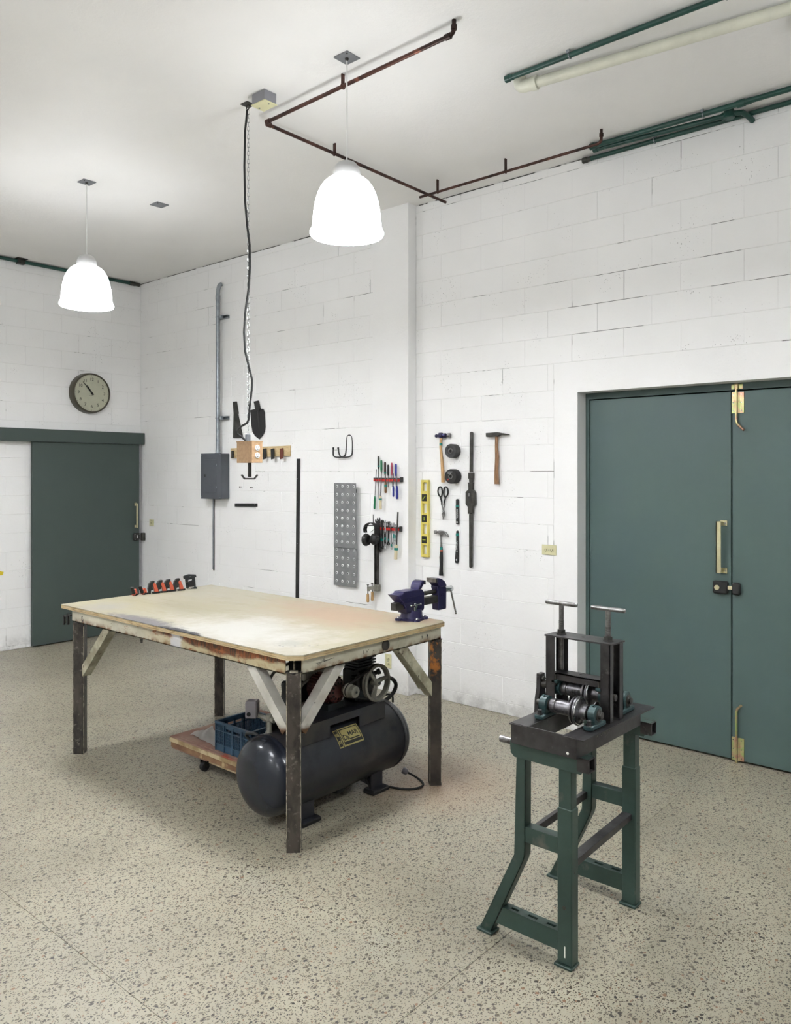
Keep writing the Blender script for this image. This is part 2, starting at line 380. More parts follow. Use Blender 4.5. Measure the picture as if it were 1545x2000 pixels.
def clone(root, loc, label=None):
    r = root.copy(); COL.objects.link(r); r.location = loc
    if label: r['label'] = label
    for ch in list(root.children):
        c = ch.copy(); COL.objects.link(c); c.parent = r
        for g in ch.children:
            d = g.copy(); COL.objects.link(d); d.parent = c
    return r
def text(body, size, mat, parent, origin, right, up, name='lettering', depth=.0006, bold=0, align='CENTER'):
    """lettering standing on the plane spanned by right and up, centred at origin"""
    cu = bpy.data.curves.new(name, 'FONT'); cu.body = body; cu.size = size; cu.extrude = depth; cu.offset = bold
    cu.align_x = align; cu.align_y = 'CENTER'; cu.resolution_u = 3
    tmp = bpy.data.objects.new('tmp', cu); COL.objects.link(tmp)
    dg = bpy.context.evaluated_depsgraph_get(); dg.update()
    me = bpy.data.meshes.new_from_object(tmp.evaluated_get(dg)); bpy.data.objects.remove(tmp)
    r = Vector(right).normalized(); u = Vector(up).normalized(); n = r.cross(u)
    org = Vector(parent['o']) if parent is not None else Vector((0, 0, 0))
    for v in me.vertices: v.co = Vector(origin)-org+r*v.co.x+u*v.co.y+n*v.co.z
    me.materials.clear(); me.materials.append(M[mat]); me.name = name
    ob = bpy.data.objects.new(name, me); COL.objects.link(ob)
    if parent is not None: ob.parent = parent; ob['o'] = tuple(org)
    return ob
XW, YW, ZC = 4.84, 7.96, 3.855
def smoothp(pts, it=2):
    pts = [Vector(p) for p in pts]
    for _ in range(it):
        o = [pts[0]]
        for a, b_ in zip(pts, pts[1:]): o += [a*.75+b_*.25, a*.25+b_*.75]
        pts = o+[pts[-1]]
    return pts
def wx(d): return XW-d
def WR(a, b, d): return (XW-d, a, b)          # (y, z, distance out of the right wall)
def WL(a, b, d): return (a, YW-d, b)          # (x, z, distance out of the left wall)
def arc(c, r, a0, a1, n, fn): return [fn(c[0]+r*math.cos(a0+(a1-a0)*i/n), c[1]+r*math.sin(a0+(a1-a0)*i/n)) for i in range(n+1)]

# ============================================================ THE SETTING
# ceiling and the walls out of frame
X0, Y0 = -3.6, -3.2
struct(MB().box(X0, 5.1, Y0, 8.2, ZC, ZC+.15).build('ceiling', 'ceil', smooth=0))
struct(MB().box(X0-.15, X0, Y0, 8.2, 0, ZC).build('wall_back', 'wall_smooth', smooth=0))
struct(MB().box(X0, 5.1, Y0-.15, Y0, 0, ZC).build('wall_front', 'wall_smooth', smooth=0))
# floor: ground slabs with saw joints
fl_ = struct(MB().box(X0, 5.1, Y0, 8.2, -.12, -.004).build('floor', 'grout', smooth=0))
xs = [X0, -.774, 1.426, 3.626, 5.1]; ys = [Y0, -.59, 1.64, 3.87, 6.10, 8.2]
for i in range(len(xs)-1):
    for j in range(len(ys)-1):
        MB().box(xs[i]+.0012, xs[i+1]-.0012, ys[j]+.0012, ys[j+1]-.0012, -.03, 0).build('slab', 'floor', fl_, smooth=0)

# right wall: backing with the double-door opening, then the blocks one by one
DY0, DY1, DZ = .64, 2.564, 2.288           # door opening
D_JAMB, D_LINT = 2.745, 2.497              # smooth concrete round the opening
b = MB()
b.box(wx(-.0025), 5.1, D_JAMB-.02, 8.2, 0, ZC); b.box(wx(-.0025), 5.1, Y0, .46, 0, ZC); b.box(wx(-.0025), 5.1, .46, D_JAMB-.02, D_LINT-.02, ZC)
wr = struct(b.build('wall_right', 'joint', smooth=0))
b = MB(); b.box(wx(0), 4.99, DY1, D_JAMB-.003, 0, D_LINT-.003); b.box(wx(0), 4.99, .45, DY1, DZ, D_LINT-.003); b.box(wx(0), 4.99, .45, DY0, 0, DZ)
b.build('door_surround', 'wall_smooth', wr, 'smooth white concrete band round the double door', smooth=0)
PIL0, PIL1, PILX = 3.973, 4.35, wx(.095)      # pilaster
struct(MB().box(PILX, XW, PIL0, PIL1, 0, ZC).build('trim_1', 'wall_smooth', smooth=0, o=(XW, 4.2, 0)))
COURSE, BL, G = .1855, .372, .0014
full = {}
def block_mesh(w_, h_, key, cs=.0018):
    if key in full: return full[key]
    # face towards -x, chamfered rim
    c = .0018
    v = [(.03, -w_/2, -h_/2), (.03, w_/2, -h_/2), (.03, w_/2, h_/2), (.03, -w_/2, h_/2),
         (c, -w_/2, -h_/2), (c, w_/2, -h_/2), (c, w_/2, h_/2), (c, -w_/2, h_/2),
         (0, -w_/2+cs, -h_/2+c), (0, w_/2-cs, -h_/2+c), (0, w_/2-cs, h_/2-c), (0, -w_/2+cs, h_/2-c)]
    f = [(8, 9, 10, 11)]+[(a, (a+1) % 4, (a+1) % 4+4, a+4) for a in range(4)]+[(a+4, (a+1) % 4+4, (a+1) % 4+8, a+8) for a in range(4)]
    me = bpy.data.meshes.new('block'); me.from_pydata(v, [], [q[::-1] for q in f]); me.materials.append(M['wall'])
    full[key] = me; return me
def lay_blocks(parent, lo, hi, at, rot, clip, near, limit, phase, zoff=0):
    """courses of blocks along one wall; clip(lo, hi, z0, z1) -> list of spans kept"""
    pieces = []
    zs = [0]+[.0855+zoff+COURSE*k for k in range(25) if .0855+zoff+COURSE*k < ZC-.02]+[ZC-.006]
    for k in range(len(zs)-1):
        z0, z1 = zs[k], zs[k+1]
        s = phase+(BL/2 if k % 2 else 0); s -= math.ceil((s-lo)/BL)*BL
        while s < hi:
            for a, c_ in clip(max(s, lo), min(s+BL, hi), z0, z1):
                if c_-a > .02: pieces.append((a, c_, z0, z1))
            s += BL
    pieces.sort(key=lambda p: abs((p[0]+p[1])/2-near[0])+.2*abs((p[2]+p[3])/2-near[1]))
    rest = MB()
    for n, (a, c_, z0, z1) in enumerate(pieces):
        tight = random.random() < .6; w_, h_ = c_-a-(G*.15 if tight else G)*2, z1-z0-G*2; d = random.uniform(-.0004, .0004)
        if n < limit:
            ob = bpy.data.objects.new('block', block_mesh(w_, h_, (round(w_, 4), round(h_, 3), tight), .0004 if tight else .0018)); COL.objects.link(ob)
            ob.parent = parent; ob.location = at((a+c_)/2, (z0+z1)/2, d); ob.rotation_euler = (0, 0, rot)
        else:
            p0 = at(a+G, z0+G, d); p1 = at(c_-G, z1-G, d-.03)
            rest.box(p0[0], p1[0], p0[1], p1[1], p0[2], p1[2])
    if rest.v:
        r = rest.build('far_block', 'wall', parent, smooth=0); r['kind'] = 'stuff'
def clip_r(a, c, z0, z1):
    sp = [(a, c)]
    if z0 < D_LINT-.03: sp = [(max(a, D_JAMB), c), (a, min(c, .45))]
    out = []
    for p, q in sp:
        out += [(p, min(q, PIL0)), (max(p, PIL1), q)] if p < PIL1 and q > PIL0 else [(p, q)]
    return [q for q in out if q[1] > q[0]]
lay_blocks(wr, Y0, YW, lambda s, z, d: (wx(d), s, z), 0, clip_r, (2.9, 2.2), 296, 1.861)

# left wall
wl = struct(MB().box(X0, 4.86, YW+.0025, 8.2, 0, ZC).build('wall_left', 'joint', smooth=0))
lay_blocks(wl, X0, XW, lambda s, z, d: (s, YW-d, z), PI/2, lambda a, c, z0, z1: [(a, c)], (4.4, 2), 150, 4.30, -.05)

# ------------------------------------------------------------ double door in the right wall
DX = 4.957
d1 = struct(thing('door_1', 'green double door with brass pull and drop bolts', 'door', (DX, 1.597, 0)))
d1.pop('category')
b = MB(); b.box(DX, DX+.05, DY1-.027, DY1+.012, 0, DZ); b.box(DX, DX+.05, DY0, DY0+.03, 0, DZ); b.box(DX, DX+.05, DY0+.03, DY1-.027, DZ-.042, DZ)
b.build('door_frame', 'door', d1, smooth=0)
MB().box(DX+.05, DX+.09, DY0, DY1, .0, DZ).build('backing', 'black', d1, smooth=0)
GAP = .004
for y0, y1, nm in ((1.597+GAP, DY1-.032, 'a'), (DY0+.035, 1.597-GAP, 'b')):
    lf = MB().box(DX+.002, DX+.045, y0, y1, .014, DZ-.050, c=.0015).build('door_leaf', 'door', d1, smooth=0)
    if nm == 'a': LA = lf
    else: LB = lf
def pull(parent, fn, z0, z1, off, foot_dir):
    """flat square-section pull handle; fn(a, d, z) with a along the wall, d out of the door"""
    b = MB()
    def bx(a0, a1, da, db, za, zb):
        p = fn(a0, da, za); q = fn(a1, db, zb); b.box(p[0], q[0], p[1], q[1], p[2], q[2], c=.0015)
    s = foot_dir
    bx(0, .030, .046, .052, z0, z1)                                # grip
    bx(0.0, .008*1, .046, .052, z0, z1)
    for z in (z0, z1-.006):
        bx(0, .030, .0, .052, z, z+.006) if not s else bx(.004, .030, .006, .050, z, z+.006)
    for z in (z0-.012+.008, z1-.036+.008):
        bx(.012, .052, .0, .006, z, z+.034)
    h = b.build('pull_handle', 'brass', parent, 'polished brass pull handle')
    c = MB()
    for z in (z0+.012, z1-.012):
        p = fn(.042, .0055, z); q = fn(.042, .009, z); c.cyl(p, q, .005, n=10)
    c.build('screw', 'chrome', h)
pull(LA, lambda a, d, z: (DX+.002-d, 1.674-a, z), 1.137, 1.450, 0, 1)
# rim lock spanning both leaves
b = MB(); b.box(DX-.034, DX+.002, 1.612, 1.700, 1.010, 1.088, c=.008)
lk = b.build('rim_lock', 'blackpaint', LA, 'black rim lock with brass cylinder', smooth=40)
MB().cyl((DX-.034, 1.672, 1.048), (DX-.040, 1.672, 1.048), .015, n=20).build('lock_cylinder', 'brass', lk)
MB().box(DX-.030, DX+.002, 1.540, 1.590, 1.010, 1.085, c=.010).build('lock_keeper', 'blackpaint', LB, smooth=40)
MB().box(DX-.024, DX-.014, 1.585, 1.615, 1.040, 1.062).build('lock_bolt', 'brass', lk)
def bolt(parent, top):
    y = 1.566
    s = 1 if top else -1
    b = MB()
    zb = 2.285 if top else -.0
    plate0, plate1 = (2.105, 2.232) if top else (.012, .150)
    b.box(DX-.003, DX+.002, y-.042, y-.012, plate0, plate1, c=.001); b.box(DX-.003, DX+.002, y+.008, y+.030, plate0, plate1, c=.001)
    b.box(DX-.010, DX+.001, y-.013, y-.009, plate0, plate1); b.box(DX-.010, DX+.001, y+.007, y+.011, plate0, plate1)
    pl = b.build('bolt_plate', 'zinc', parent, 'yellow-zinc bolt plate')
    if top: pts = [(DX-.011, y, 2.278), (DX-.011, y, 2.06), (DX-.013, y-.006, 2.04), (DX-.034, y-.050, 2.000)]
    else: pts = [(DX-.011, y, .002), (DX-.011, y, .305), (DX-.013, y-.006, .325), (DX-.036, y-.036, .356)]
    MB().tube(pts, .0075, 10).build('bolt_rod', 'zinc', pl, 'bent steel bolt rod')
    c = MB()
    for zz in (plate0+.015, (plate0+plate1)/2, plate1-.015):
        for yy in (y-.027, y+.020): c.cyl((DX-.0025, yy, zz), (DX-.0055, yy, zz), .0036, n=8)
    c.build('screw', 'chrome', pl)
    if top:
        k = MB(); k.box(DX-.004, DX+.001, y-.036, y-.012, 2.250, 2.280, c=.001); k.box(DX-.004, DX+.001, y+.010, y+.032, 2.250, 2.280, c=.001); k.box(DX-.020, DX+.001, y-.013, y+.012, 2.248, 2.282, c=.004)
        k.build('bolt_keeper', 'zinc', d1)
bolt(LB, True); bolt(LB, False)

# ------------------------------------------------------------ sliding door on the left wall
d2 = struct(thing('door_2', 'dark green sliding door under a boxed track', 'door', (4.2, 7.93, 0))); d2.pop('category')
sl = MB().box(3.600, 4.782, 7.895, 7.93, .012, 2.10, c=.002).build('door_leaf', 'doorL', d2, smooth=0)
MB().box(2.0, 4.833, 7.865, 7.955, 2.055, 2.182, c=.003).build('track_box', 'doorL', d2, 'green boxed door track', smooth=0)
MB().box(4.783, 4.8, 7.90, 7.958, .0, 2.055).build('door_stop', 'boxgrey', d2, smooth=0)
pull(sl, lambda a, d, z: (4.715+a*.7, 7.895-d, z), 1.135, 1.405, 0, 1)
lk2 = MB().box(4.700, 4.778, 7.868, 7.895, .995, 1.078, c=.008).build('rim_lock', 'blackpaint', sl, 'dark rim lock', smooth=40)
c = MB()
for x in (4.712, 4.766):
    for z in (1.008, 1.065): c.cyl((x, 7.868, z), (x, 7.865, z), .004, n=8)
c.box(4.734, 4.744, 7.864, 7.868, 1.022, 1.055)
c.build('screw', 'chrome', lk2)
MB().box(4.800, 4.838, 7.86, 7.90, .99, 1.075, c=.003).build('lock_keeper', 'gunmetal', d2)
ty = tag(MB().prism([(3.285, .74), (3.338, .745), (3.345, .775), (3.31, .785), (3.285, .80)], lambda a, c, d: (a, YW-d, c), .0, .003).build('yellow_tape', 'switchorange'),
         'scrap of yellow tape stuck low on the left wall at the photo edge', 'tape')

# ------------------------------------------------------------ pendant lamps
def lamp_proto(x, y):
    t = thing('pendant_lamp', 'larger, nearer white bell pendant lamp lit over the near end of the workbench', 'lamp', (x, y, ZC), 'bell pendant lamps')
    pl = MB().box(x-.048, x+.048, y-.048, y+.048, ZC-.006, ZC, c=.001).build('ceiling_plate', 'plate_grey', t)
    c = MB()
    for sx, sy in ((-.036, -.036), (.036, .036)): c.cyl((x+sx, y+sy, ZC-.006), (x+sx, y+sy, ZC-.010), .004, n=8)
    c.lathe((x, y, ZC-.006), (0, 0, -1), [(0, .010), (.006, .010), (.012, .006)], 12)
    c.build('screw', 'gunmetal', pl)
    MB().cyl((x, y, ZC-.015), (x, y, 3.30), .0035, n=8).build('cord', 'white', t)
    MB().lathe((x, y, 3.328), (0, 0, -1), [(0, .012), (.004, .028), (.014, .047), (.030, .060), (.052, .068), (.072, .071), (.082, .074), (.086, .074)], 32).build('cap', 'lampcap', t)
    pr = [(3.243, .074), (3.232, .096), (3.215, .116), (3.19, .134), (3.16, .148), (3.12, .160), (3.07, .169), (3.01, .175), (2.985, .177), (2.978, .182), (2.966, .188), (2.956, .188), (2.950, .183)]
    inn = [(z, r-.005) for z, r in pr[::-1]]; inn[-1] = (3.238, .069)
    sh = MB().lathe((x, y, 0), (0, 0, 1), [(z, r) for z, r in pr], 48, cap=False).build('shade', 'glow', t, smooth=50)
    MB().lathe((x, y, 0), (0, 0, 1), [(z, r) for z, r in inn], 48, cap=False).build('shade_lining', 'glow_in', sh, smooth=50)
    MB().lathe((x, y, 0), (0, 0, 1), [(3.235, .02), (3.18, .022), (3.14, .035), (3.10, .038), (3.07, .030), (3.055, .008)], 16).build('bulb', 'glow_in', t)
    return t
LA_ = lamp_proto(2.877, 2.815)
clone(LA_, (2.877, 5.45, ZC), 'smaller, farther white bell pendant lamp lit beside the clock wall')
for k, (x, y) in enumerate(((2.877, .18), (.242, 2.815), (.242, 5.45), (-2.39, .18), (-2.39, 2.815))):  # extra lamps out of view, added to even out the room light
    clone(LA_, (x, y, ZC), ['white bell pendant lamp behind the camera, nearest the double door', 'white bell pendant lamp left of the camera, level with the near bench end',
          'white bell pendant lamp left of the camera, level with the far lamp', 'white bell pendant lamp in the far left rear of the room', 'white bell pendant lamp by the rear wall of the room'][k])
x, y = 3.495, 5.48
t = thing('blank_plate', 'blank grey square cover plate on the ceiling right of the far lamp', 'plate', (x, y, ZC))
MB().box(x-.053, x+.053, y-.053, y+.053, ZC-.006, ZC, c=.001).build('plate', 'plate_grey', t)
c = MB(); [c.cyl((x+s, y+s, ZC-.006), (x+s, y+s, ZC-.009), .004, n=8) for s in (-.038, .038)]; c.build('screw', 'gunmetal', t)

# ------------------------------------------------------------ copper pipes under the ceiling
PZ = 3.79
def pipe_path(pts, r=.022, n=5):
    out = [Vector(pts[0])]
    for a, p, c in zip(pts, pts[1:], pts[2:]):
        a, p, c = Vector(a), Vector(p), Vector(c); u = (a-p).normalized()*r; v = (c-p).normalized()*r
        for i in range(n+1):
            s = i/n; out.append((p+u)*(1-s)**2+p*2*s*(1-s)+(p+v)*s**2)
    return out+[Vector(pts[-1])]
def run(name, label, cat, pts, r, mat, hangers, hm='copper', collars=(), cm='copper', bend=.03, loc=None):
    t = thing(name, label, cat, loc or pts[0])
    MB().tube(pipe_path(pts, bend), r, 14).build('pipe', mat, t)
    for (x, y, z, ax) in hangers:
        b = MB(); b.torus((x, y, z), AX[ax], r+.003, .0035, 14, 6)
        a = (.010, .0025) if ax == 'x' else (.0025, .010)
        if ax == 'x': b.box(x-.004, x+.004, y-.010, y+.010, z+r, ZC)
        else: b.box(x-.010, x+.010, y-.004, y+.004, z+r, ZC)
        b.build('hanger', hm, t)
    for (p, d, l) in collars:
        p = Vector(p); d = Vector(d).normalized()
        MB().lathe(p-d*l/2, d, [(0, r), (0, r+.004), (l, r+.004), (l, r)], 14).build('fitting', cm, t)
    return t
run('copper_pipe', 'brown copper pipe bent at a right angle around the near lamp cord', 'pipe',
    [(2.965, 2.205, ZC), (2.965, 2.205, PZ), (3.0, 3.605, PZ), (4.775, 3.63, PZ)], .0105, 'copper',
    [(2.985, 2.95, PZ, 'y'), (3.58, 3.613, PZ, 'x')], 'copper',
    [((2.965, 2.205, PZ+.03), (0, 0, 1), .02), ((2.966, 2.24, PZ), (.02, 1, 0), .03), ((3.03, 3.605, PZ), (1, 0, 0), .03), ((2.9995, 3.575, PZ), (0, 1, 0), .03)])
run('copper_pipe', 'brown copper pipe running along the right wall just below the ceiling', 'pipe',
    [(4.51, 3.665, PZ-.024), (4.505, 2.225, PZ-.018), (4.505, 2.225, ZC)], .009, 'copper',
    [(4.51, 3.50, PZ-.022, 'y'), (4.507, 2.92, PZ-.020, 'y')], 'copper', [((4.505, 2.225, PZ+.03), (0, 0, 1), .02)])

# ------------------------------------------------------------ green conduits and the white drain pipe
def conduit(label, pts, r, clamps=(), ends=()):
    t = thing('green_conduit', label, 'conduit', pts[0], 'green conduits along ceiling and wall')
    MB().tube(pipe_path(pts, .04), r, 14).build('pipe', 'conduit', t)
    for (x, y, z, side) in clamps:
        b = MB(); b.torus((x, y, z), (0, 1, 0), r+.002, .003, 14, 6)
        b.box(x-.008-r, x-r, y-.008, y+.008, z+r*.3, ZC) if side == 'c' else b.box(x-.002, XW, y-.008, y+.008, z+r, z+r+.012)
        b.box(x+r, x+r+.008, y-.008, y+.008, z+r*.3, ZC) if side == 'c' else 0
        b.build('clamp', 'galv', t)
    for (p, d, l, q) in ends:
        p = Vector(p); d = Vector(d).normalized()
        MB().lathe(p, d, [(0, r*.6), (0, r*1.35), (l*.55, r*1.35), (l*.6, r*1.15), (l, r*1.15), (l, r*.5)], 14).build('coupling', q, t)
    return t
gz = ZC-.022
conduit('upper green conduit clamped to the ceiling beside the white drain pipe', [(3.56, 2.29, gz), (3.575, -3.1, gz)], .014,
        [(3.563, 1.93, gz, 'c'), (3.567, 1.17, gz, 'c')], [((3.56, 2.305, gz), (0, -1, 0), .045, 'conduit')])
conduit('green conduit on the ceiling edge, topmost of the three above the double door', [(4.655, 2.36, gz), (4.665, -3.1, gz)], .016,
        [(4.659, 1.66, gz, 'c')], [((4.655, 2.375, gz), (0, -1, 0), .05, 'conduit'), ((4.66, 1.47, gz), (0, -1, 0), .075, 'conduit')])
t = conduit('short green conduit between the other two, ending in a round box above the double door', [(4.70, 2.36, gz-.004), (4.735, 1.56, gz-.012)], .015, (), [((4.70, 2.375, gz-.004), (0, -1, 0), .05, 'conduit')])
b = MB(); b.lathe((4.738, 1.54, 3.80), (0, 0, 1), [(0, .028), (.004, .032), (.036, .032), (.05, .026)], 20); b.cyl((4.735, 1.58, gz-.012), (4.738, 1.55, gz-.014), .021)
b.build('round_box', 'conduit', t); MB().tube([(4.738, 1.53, 3.825), (4.75, 1.47, 3.82), (4.80, 1.445, 3.80), (4.835, 1.44, 3.79)], .016, 12).build('branch', 'conduit', t)
conduit('lower green conduit fixed on the right wall face above the double door', [(4.822, 2.49, 3.838-.008), (4.822, -3.1, 3.838-.004)], .0145,
        [(4.822, 2.02, 3.830, 'w')], [((4.822, 2.515, 3.830), (0, -1, 0), .06, 'gunmetal')])
conduit('green conduit running along the top of the clock wall', [(2.0, 7.925, 3.832), (4.80, 7.925, 3.832)], .017, (), [((4.68, 7.925, 3.832), (1, 0, 0), .12, 'gunmetal')])
t = COL.objects[-1]
MB().box(3.44, 3.54, 7.86, 7.956, ZC-.006, ZC).box(3.46, 3.53, 7.90, 7.95, ZC-.05, ZC).build('bracket', 'gunmetal', t)
t = thing('drain_pipe', 'white plastic pipe hung under the ceiling at the top right', 'pipe', (3.63, 2.25, 3.80))
MB().tube([(3.63, 2.215, 3.80), (3.79, .96, 3.80), (4.3, -3.05, 3.80)], .0275, 18).build('pipe', 'pvc', t)
b = MB().tube(pipe_path([(3.625, 2.26, ZC-.002), (3.625, 2.26, 3.80), (3.636, 2.17, 3.80)], .03), .033, 18); b.lathe((3.6335, 2.19, 3.80), (.13, -1, 0), [(0, .03), (0, .037), (.03, .037), (.03, .03)], 18)
b.build('elbow', 'pvc', t, 'white glued elbow')
t = thing('hung_bracket', 'dark green steel bracket under the ceiling at the top right photo edge', 'bracket', (3.96, 1.0, ZC))
b = MB().box(3.92, 4.02, .975, 1.0, 3.80, ZC, c=.004); b.tube([(3.95, .99, 3.81), (3.96, .93, 3.79), (3.97, .82, 3.78)], .016, 12); b.box(3.93, 3.99, .86, .95, 3.785, 3.80)
b.build('bracket_arm', 'conduit', t)

# ------------------------------------------------------------ ceiling box, chain, cord, hanging outlet box
t = thing('ceiling_box', 'small grey square junction box on the ceiling with a cream cover', 'box', (2.86, 3.44, ZC))
MB().box(2.815, 2.90, 3.385, 3.495, 3.797, ZC, c=.002).build('box', 'boxgrey', t)
cv = MB().box(2.811, 2.904, 3.381, 3.499, 3.790, 3.797, c=.002).build('cover', 'ivory', t)
c = MB(); c.cyl((2.857, 3.40, 3.790), (2.857, 3.40, 3.787), .005, n=8); c.cyl((2.857, 3.48, 3.790), (2.857, 3.48, 3.787), .005, n=8); c.build('screw', 'galv', cv)
HX, HY_ = 2.873, 3.602
t = thing('outlet_box', 'particle-board outlet box hanging on a chain from the ceiling, hook beneath', 'outlet box', (HX, HY_, ZC))
b = MB().box(HX-.03, HX+.03, HY_-.03, HY_+.03, ZC-.005, ZC); b.torus((HX, HY_, ZC-.018), (1, 0, 0), .013, .003, 14, 6)
b.build('ceiling_hook', 'gunmetal', t)
b = MB(); z = 3.826; k = 0
while z > 1.96:
    a = math.radians(45 if k % 2 else -45)
    L, W_ = .0125, .0065; pts = []
    for i in range(10):
        q = 2*PI*i/10; o = W_*math.cos(q); h = (L if math.sin(q) > .01 else -L if math.sin(q) < -.01 else 0)*.6+W_*math.sin(q)*1.0
        pts.append((HX+.004+o*math.cos(a), HY_+o*math.sin(a), z-.016+h))
    b.tube(pts, .0016, 4, closed=True); z -= .0235; k += 1
b.build('chain', 'chrome', t, 'bright steel chain', smooth=60)
# cord outline: sideways drift, taken along the picture-plane diagonal of the room
cz = [(3.82, -.004), (3.70, -.016), (3.50, -.020), (3.30, -.016), (3.16, -.004), (3.05, .010), (2.92, .012), (2.80, .004), (2.66, -.016), (2.55, -.022), (2.44, -.016), (2.36, .004), (2.28, .024), (2.22, .022), (2.12, .010),
      (2.05, .004), (2.03, -.006), (2.01, -.040), (1.99, -.062), (1.97, -.060), (1.945, -.028), (1.928, -.010)]
MB().tube([(HX+s*.654, HY_-s*.756, z) for z, s in cz], .0062, 8).build('cord', 'blackrub', t, 'black rubber cord tied along the chain', smooth=80)
bx0, bx1, by0, by1 = 2.848, 2.925, 3.535, 3.672
ob = MB().box(bx0, bx1, by0, by1, 1.803, 1.924, c=.001).build('box', 'mdf', t)
MB().box(bx0-.0015, bx1+.0015, by0-.0015, by1+.0015, 1.921, 1.927).build('lid', 'mdf', ob)
MB().box(HX-.012, HX+.012, HY_-.012, HY_+.012, 1.926, 1.966, c=.003).build('bracket', 'galv', ob)
for z in (1.845, 1.888):
    o_ = MB().lathe(((bx0+bx1)/2, by0, z), (0, -1, 0), [(0, .0165), (.004, .0165), (.005, .015)], 20).build('socket', 'white', ob, 'white outlet socket')
    MB().box(2.878, 2.881, by0-.0065, by0-.004, z-.001, z+.009).box(2.891, 2.894, by0-.0065, by0-.004, z-.001, z+.009).cyl((2.8865, by0-.004, z-.008), (2.8865, by0-.0065, z-.008), .0028, n=8).build('slot', 'ink', o_)
b = MB().box(HX+.004, HX+.022, HY_-.008, HY_+.008, 1.722, 1.803, c=.002)
d_ = Vector((.654, -.756, 0)); c0 = Vector((HX+.012, HY_, 0))
b.bar(c0-d_*.030+Vector((0, 0, 1.712)), c0+d_*.030+Vector((0, 0, 1.712)), .018, .009)
for s in (-1, 1): b.bar(c0+d_*.028*s+Vector((0, 0, 1.712)), c0+d_*.046*s+Vector((0, 0, 1.735)), .018, .009)
b.build('hook', 'gunmetal', t, 'dark steel double hook', bevel=.001)

# ------------------------------------------------------------ electrical panel with its conduit
px0 = wx(.10)
t = thing('electrical_panel', 'grey electrical panel box on the right wall with a conduit rising from it', 'electrical panel', (XW, 6.51, 1.48))
bd = MB().box(px0, XW-.0010, 6.352, 6.678, 1.487, 1.932, c=.003).build('body', 'panel', t)
fd = MB().box(px0-.006, px0, 6.349, 6.681, 1.484, 1.935, c=.002).build('front_cover', 'panel', t)
dr = MB().box(px0-.010, px0-.006, 6.42, 6.625, 1.545, 1.875, c=.002).build('door', 'panel', t)
MB().box(px0-.013, px0-.010, 6.595, 6.615, 1.70, 1.728, c=.001).build('latch', 'blackpaint', dr)
c = MB()
for yy, zz in ((6.362, 1.50), (6.362, 1.92), (6.668, 1.50), (6.668, 1.92)): c.cyl((px0-.006, yy, zz), (px0-.009, yy, zz), .004, n=8)
for zz in (1.60, 1.82): c.box(px0-.012, px0-.009, 6.417, 6.423, zz-.01, zz+.01)
c.build('screw', 'galv', fd)
yc = 6.468
MB().tube([(4.785, yc, 1.93), (4.785, yc, 3.50), (4.787, yc-.002, 3.56), (4.795, yc-.006, 3.595), (4.806, yc-.012, 3.612), (4.8185, yc-.018, 3.618)], .0205, 16).build('conduit', 'galv', t, 'galvanised conduit', smooth=60)
MB().lathe((4.785, yc, 1.925), (0, 0, 1), [(0, .028), (.015, .028), (.018, .024), (.045, .024)], 12).build('connector', 'galv', t)
MB().lathe((4.785, yc, 3.46), (0, 0, 1), [(0, .0205), (0, .0245), (.04, .0245), (.04, .0205)], 16).build('coupling', 'galv', t)
for z in (2.285, 3.285):
    b = MB(); b.torus((4.785, yc, z), (0, 0, 1), .0235, .004, 18, 6); b.box(4.81, XW, yc-.115, yc+.04, z-.016, z-.012); b.box(4.81, XW, yc-.115, yc+.04, z+.012, z+.016); b.box(4.835, XW, yc-.115, yc+.04, z-.016, z+.016)
    b.box(4.775, 4.812, yc-.055, yc-.028, z-.018, z+.018, c=.002); b.cyl((4.80, yc-.06, z), (4.80, yc+.045, z), .004, n=8); b.box(4.79, XW, yc+.02, yc+.042, z-.01, z+.01)
    b.build('strut_clamp', 'galv', t)
t = tag(MB().box(4.830, XW-.001, 6.592, 6.612, .76, 1.484, c=.003).build('cable_duct', 'gunmetal'), 'narrow dark cable strip running down the wall below the electrical panel', 'cable')  # dark strip in place of the shaded groove chased into the wall
MB().tube([(4.826, 6.60, 1.484), (4.826, 6.603, 1.2), (4.828, 6.604, .9), (4.832, 6.61, .77)], .0065, 8).build('cable', 'galv', t)

# ------------------------------------------------------------ outlets and loose wall screws
def outlet(label, y, z, w_, h_, duplex):
    t = thing('wall_outlet', label, 'outlet', (XW, y, z))
    pl = MB().box(wx(.006), XW, y-w_/2, y+w_/2, z-h_/2, z+h_/2, c=.002).build('cover_plate', 'ivory', t)
    for k in ([0] if duplex == 0 else (-1, 1)):
        yy, zz = (y+k*.022, z) if duplex == 1 else (y, z+k*.021)
        s = MB().lathe((wx(.006), yy, zz), (-1, 0, 0), [(0, .0155), (.003, .0155), (.004, .014)], 18).build('socket', 'ivory', pl)
        MB().box(wx(.0105), wx(.009), yy-.008, yy-.005, zz-.004, zz+.006).box(wx(.0105), wx(.009), yy+.005, yy+.008, zz-.004, zz+.006).cyl((wx(.009), yy, zz-.009), (wx(.0105), yy, zz-.009), .0025, n=8).build('slot', 'ink', s)
    c = MB(); c.cyl((wx(.005), y, z), (wx(.008), y, z), .003, n=8) if duplex else c.cyl((wx(.005), y, z+.024), (wx(.008), y, z+.024), .003, n=8)
    c.build('screw', 'galv', pl)
outlet('small square ivory switch plate on the right wall near the sliding door', 7.735, 1.193, .085, .072, 0)
outlet('horizontal ivory duplex outlet on the right wall beside the double door', 2.779, 1.211, .112, .070, 1)
t_ = outlet('vertical ivory duplex outlet low on the wall, seen under the workbench', 4.262*PILX/XW, 1.75+(.211-1.75)*PILX/XW, .066, .112, 2)
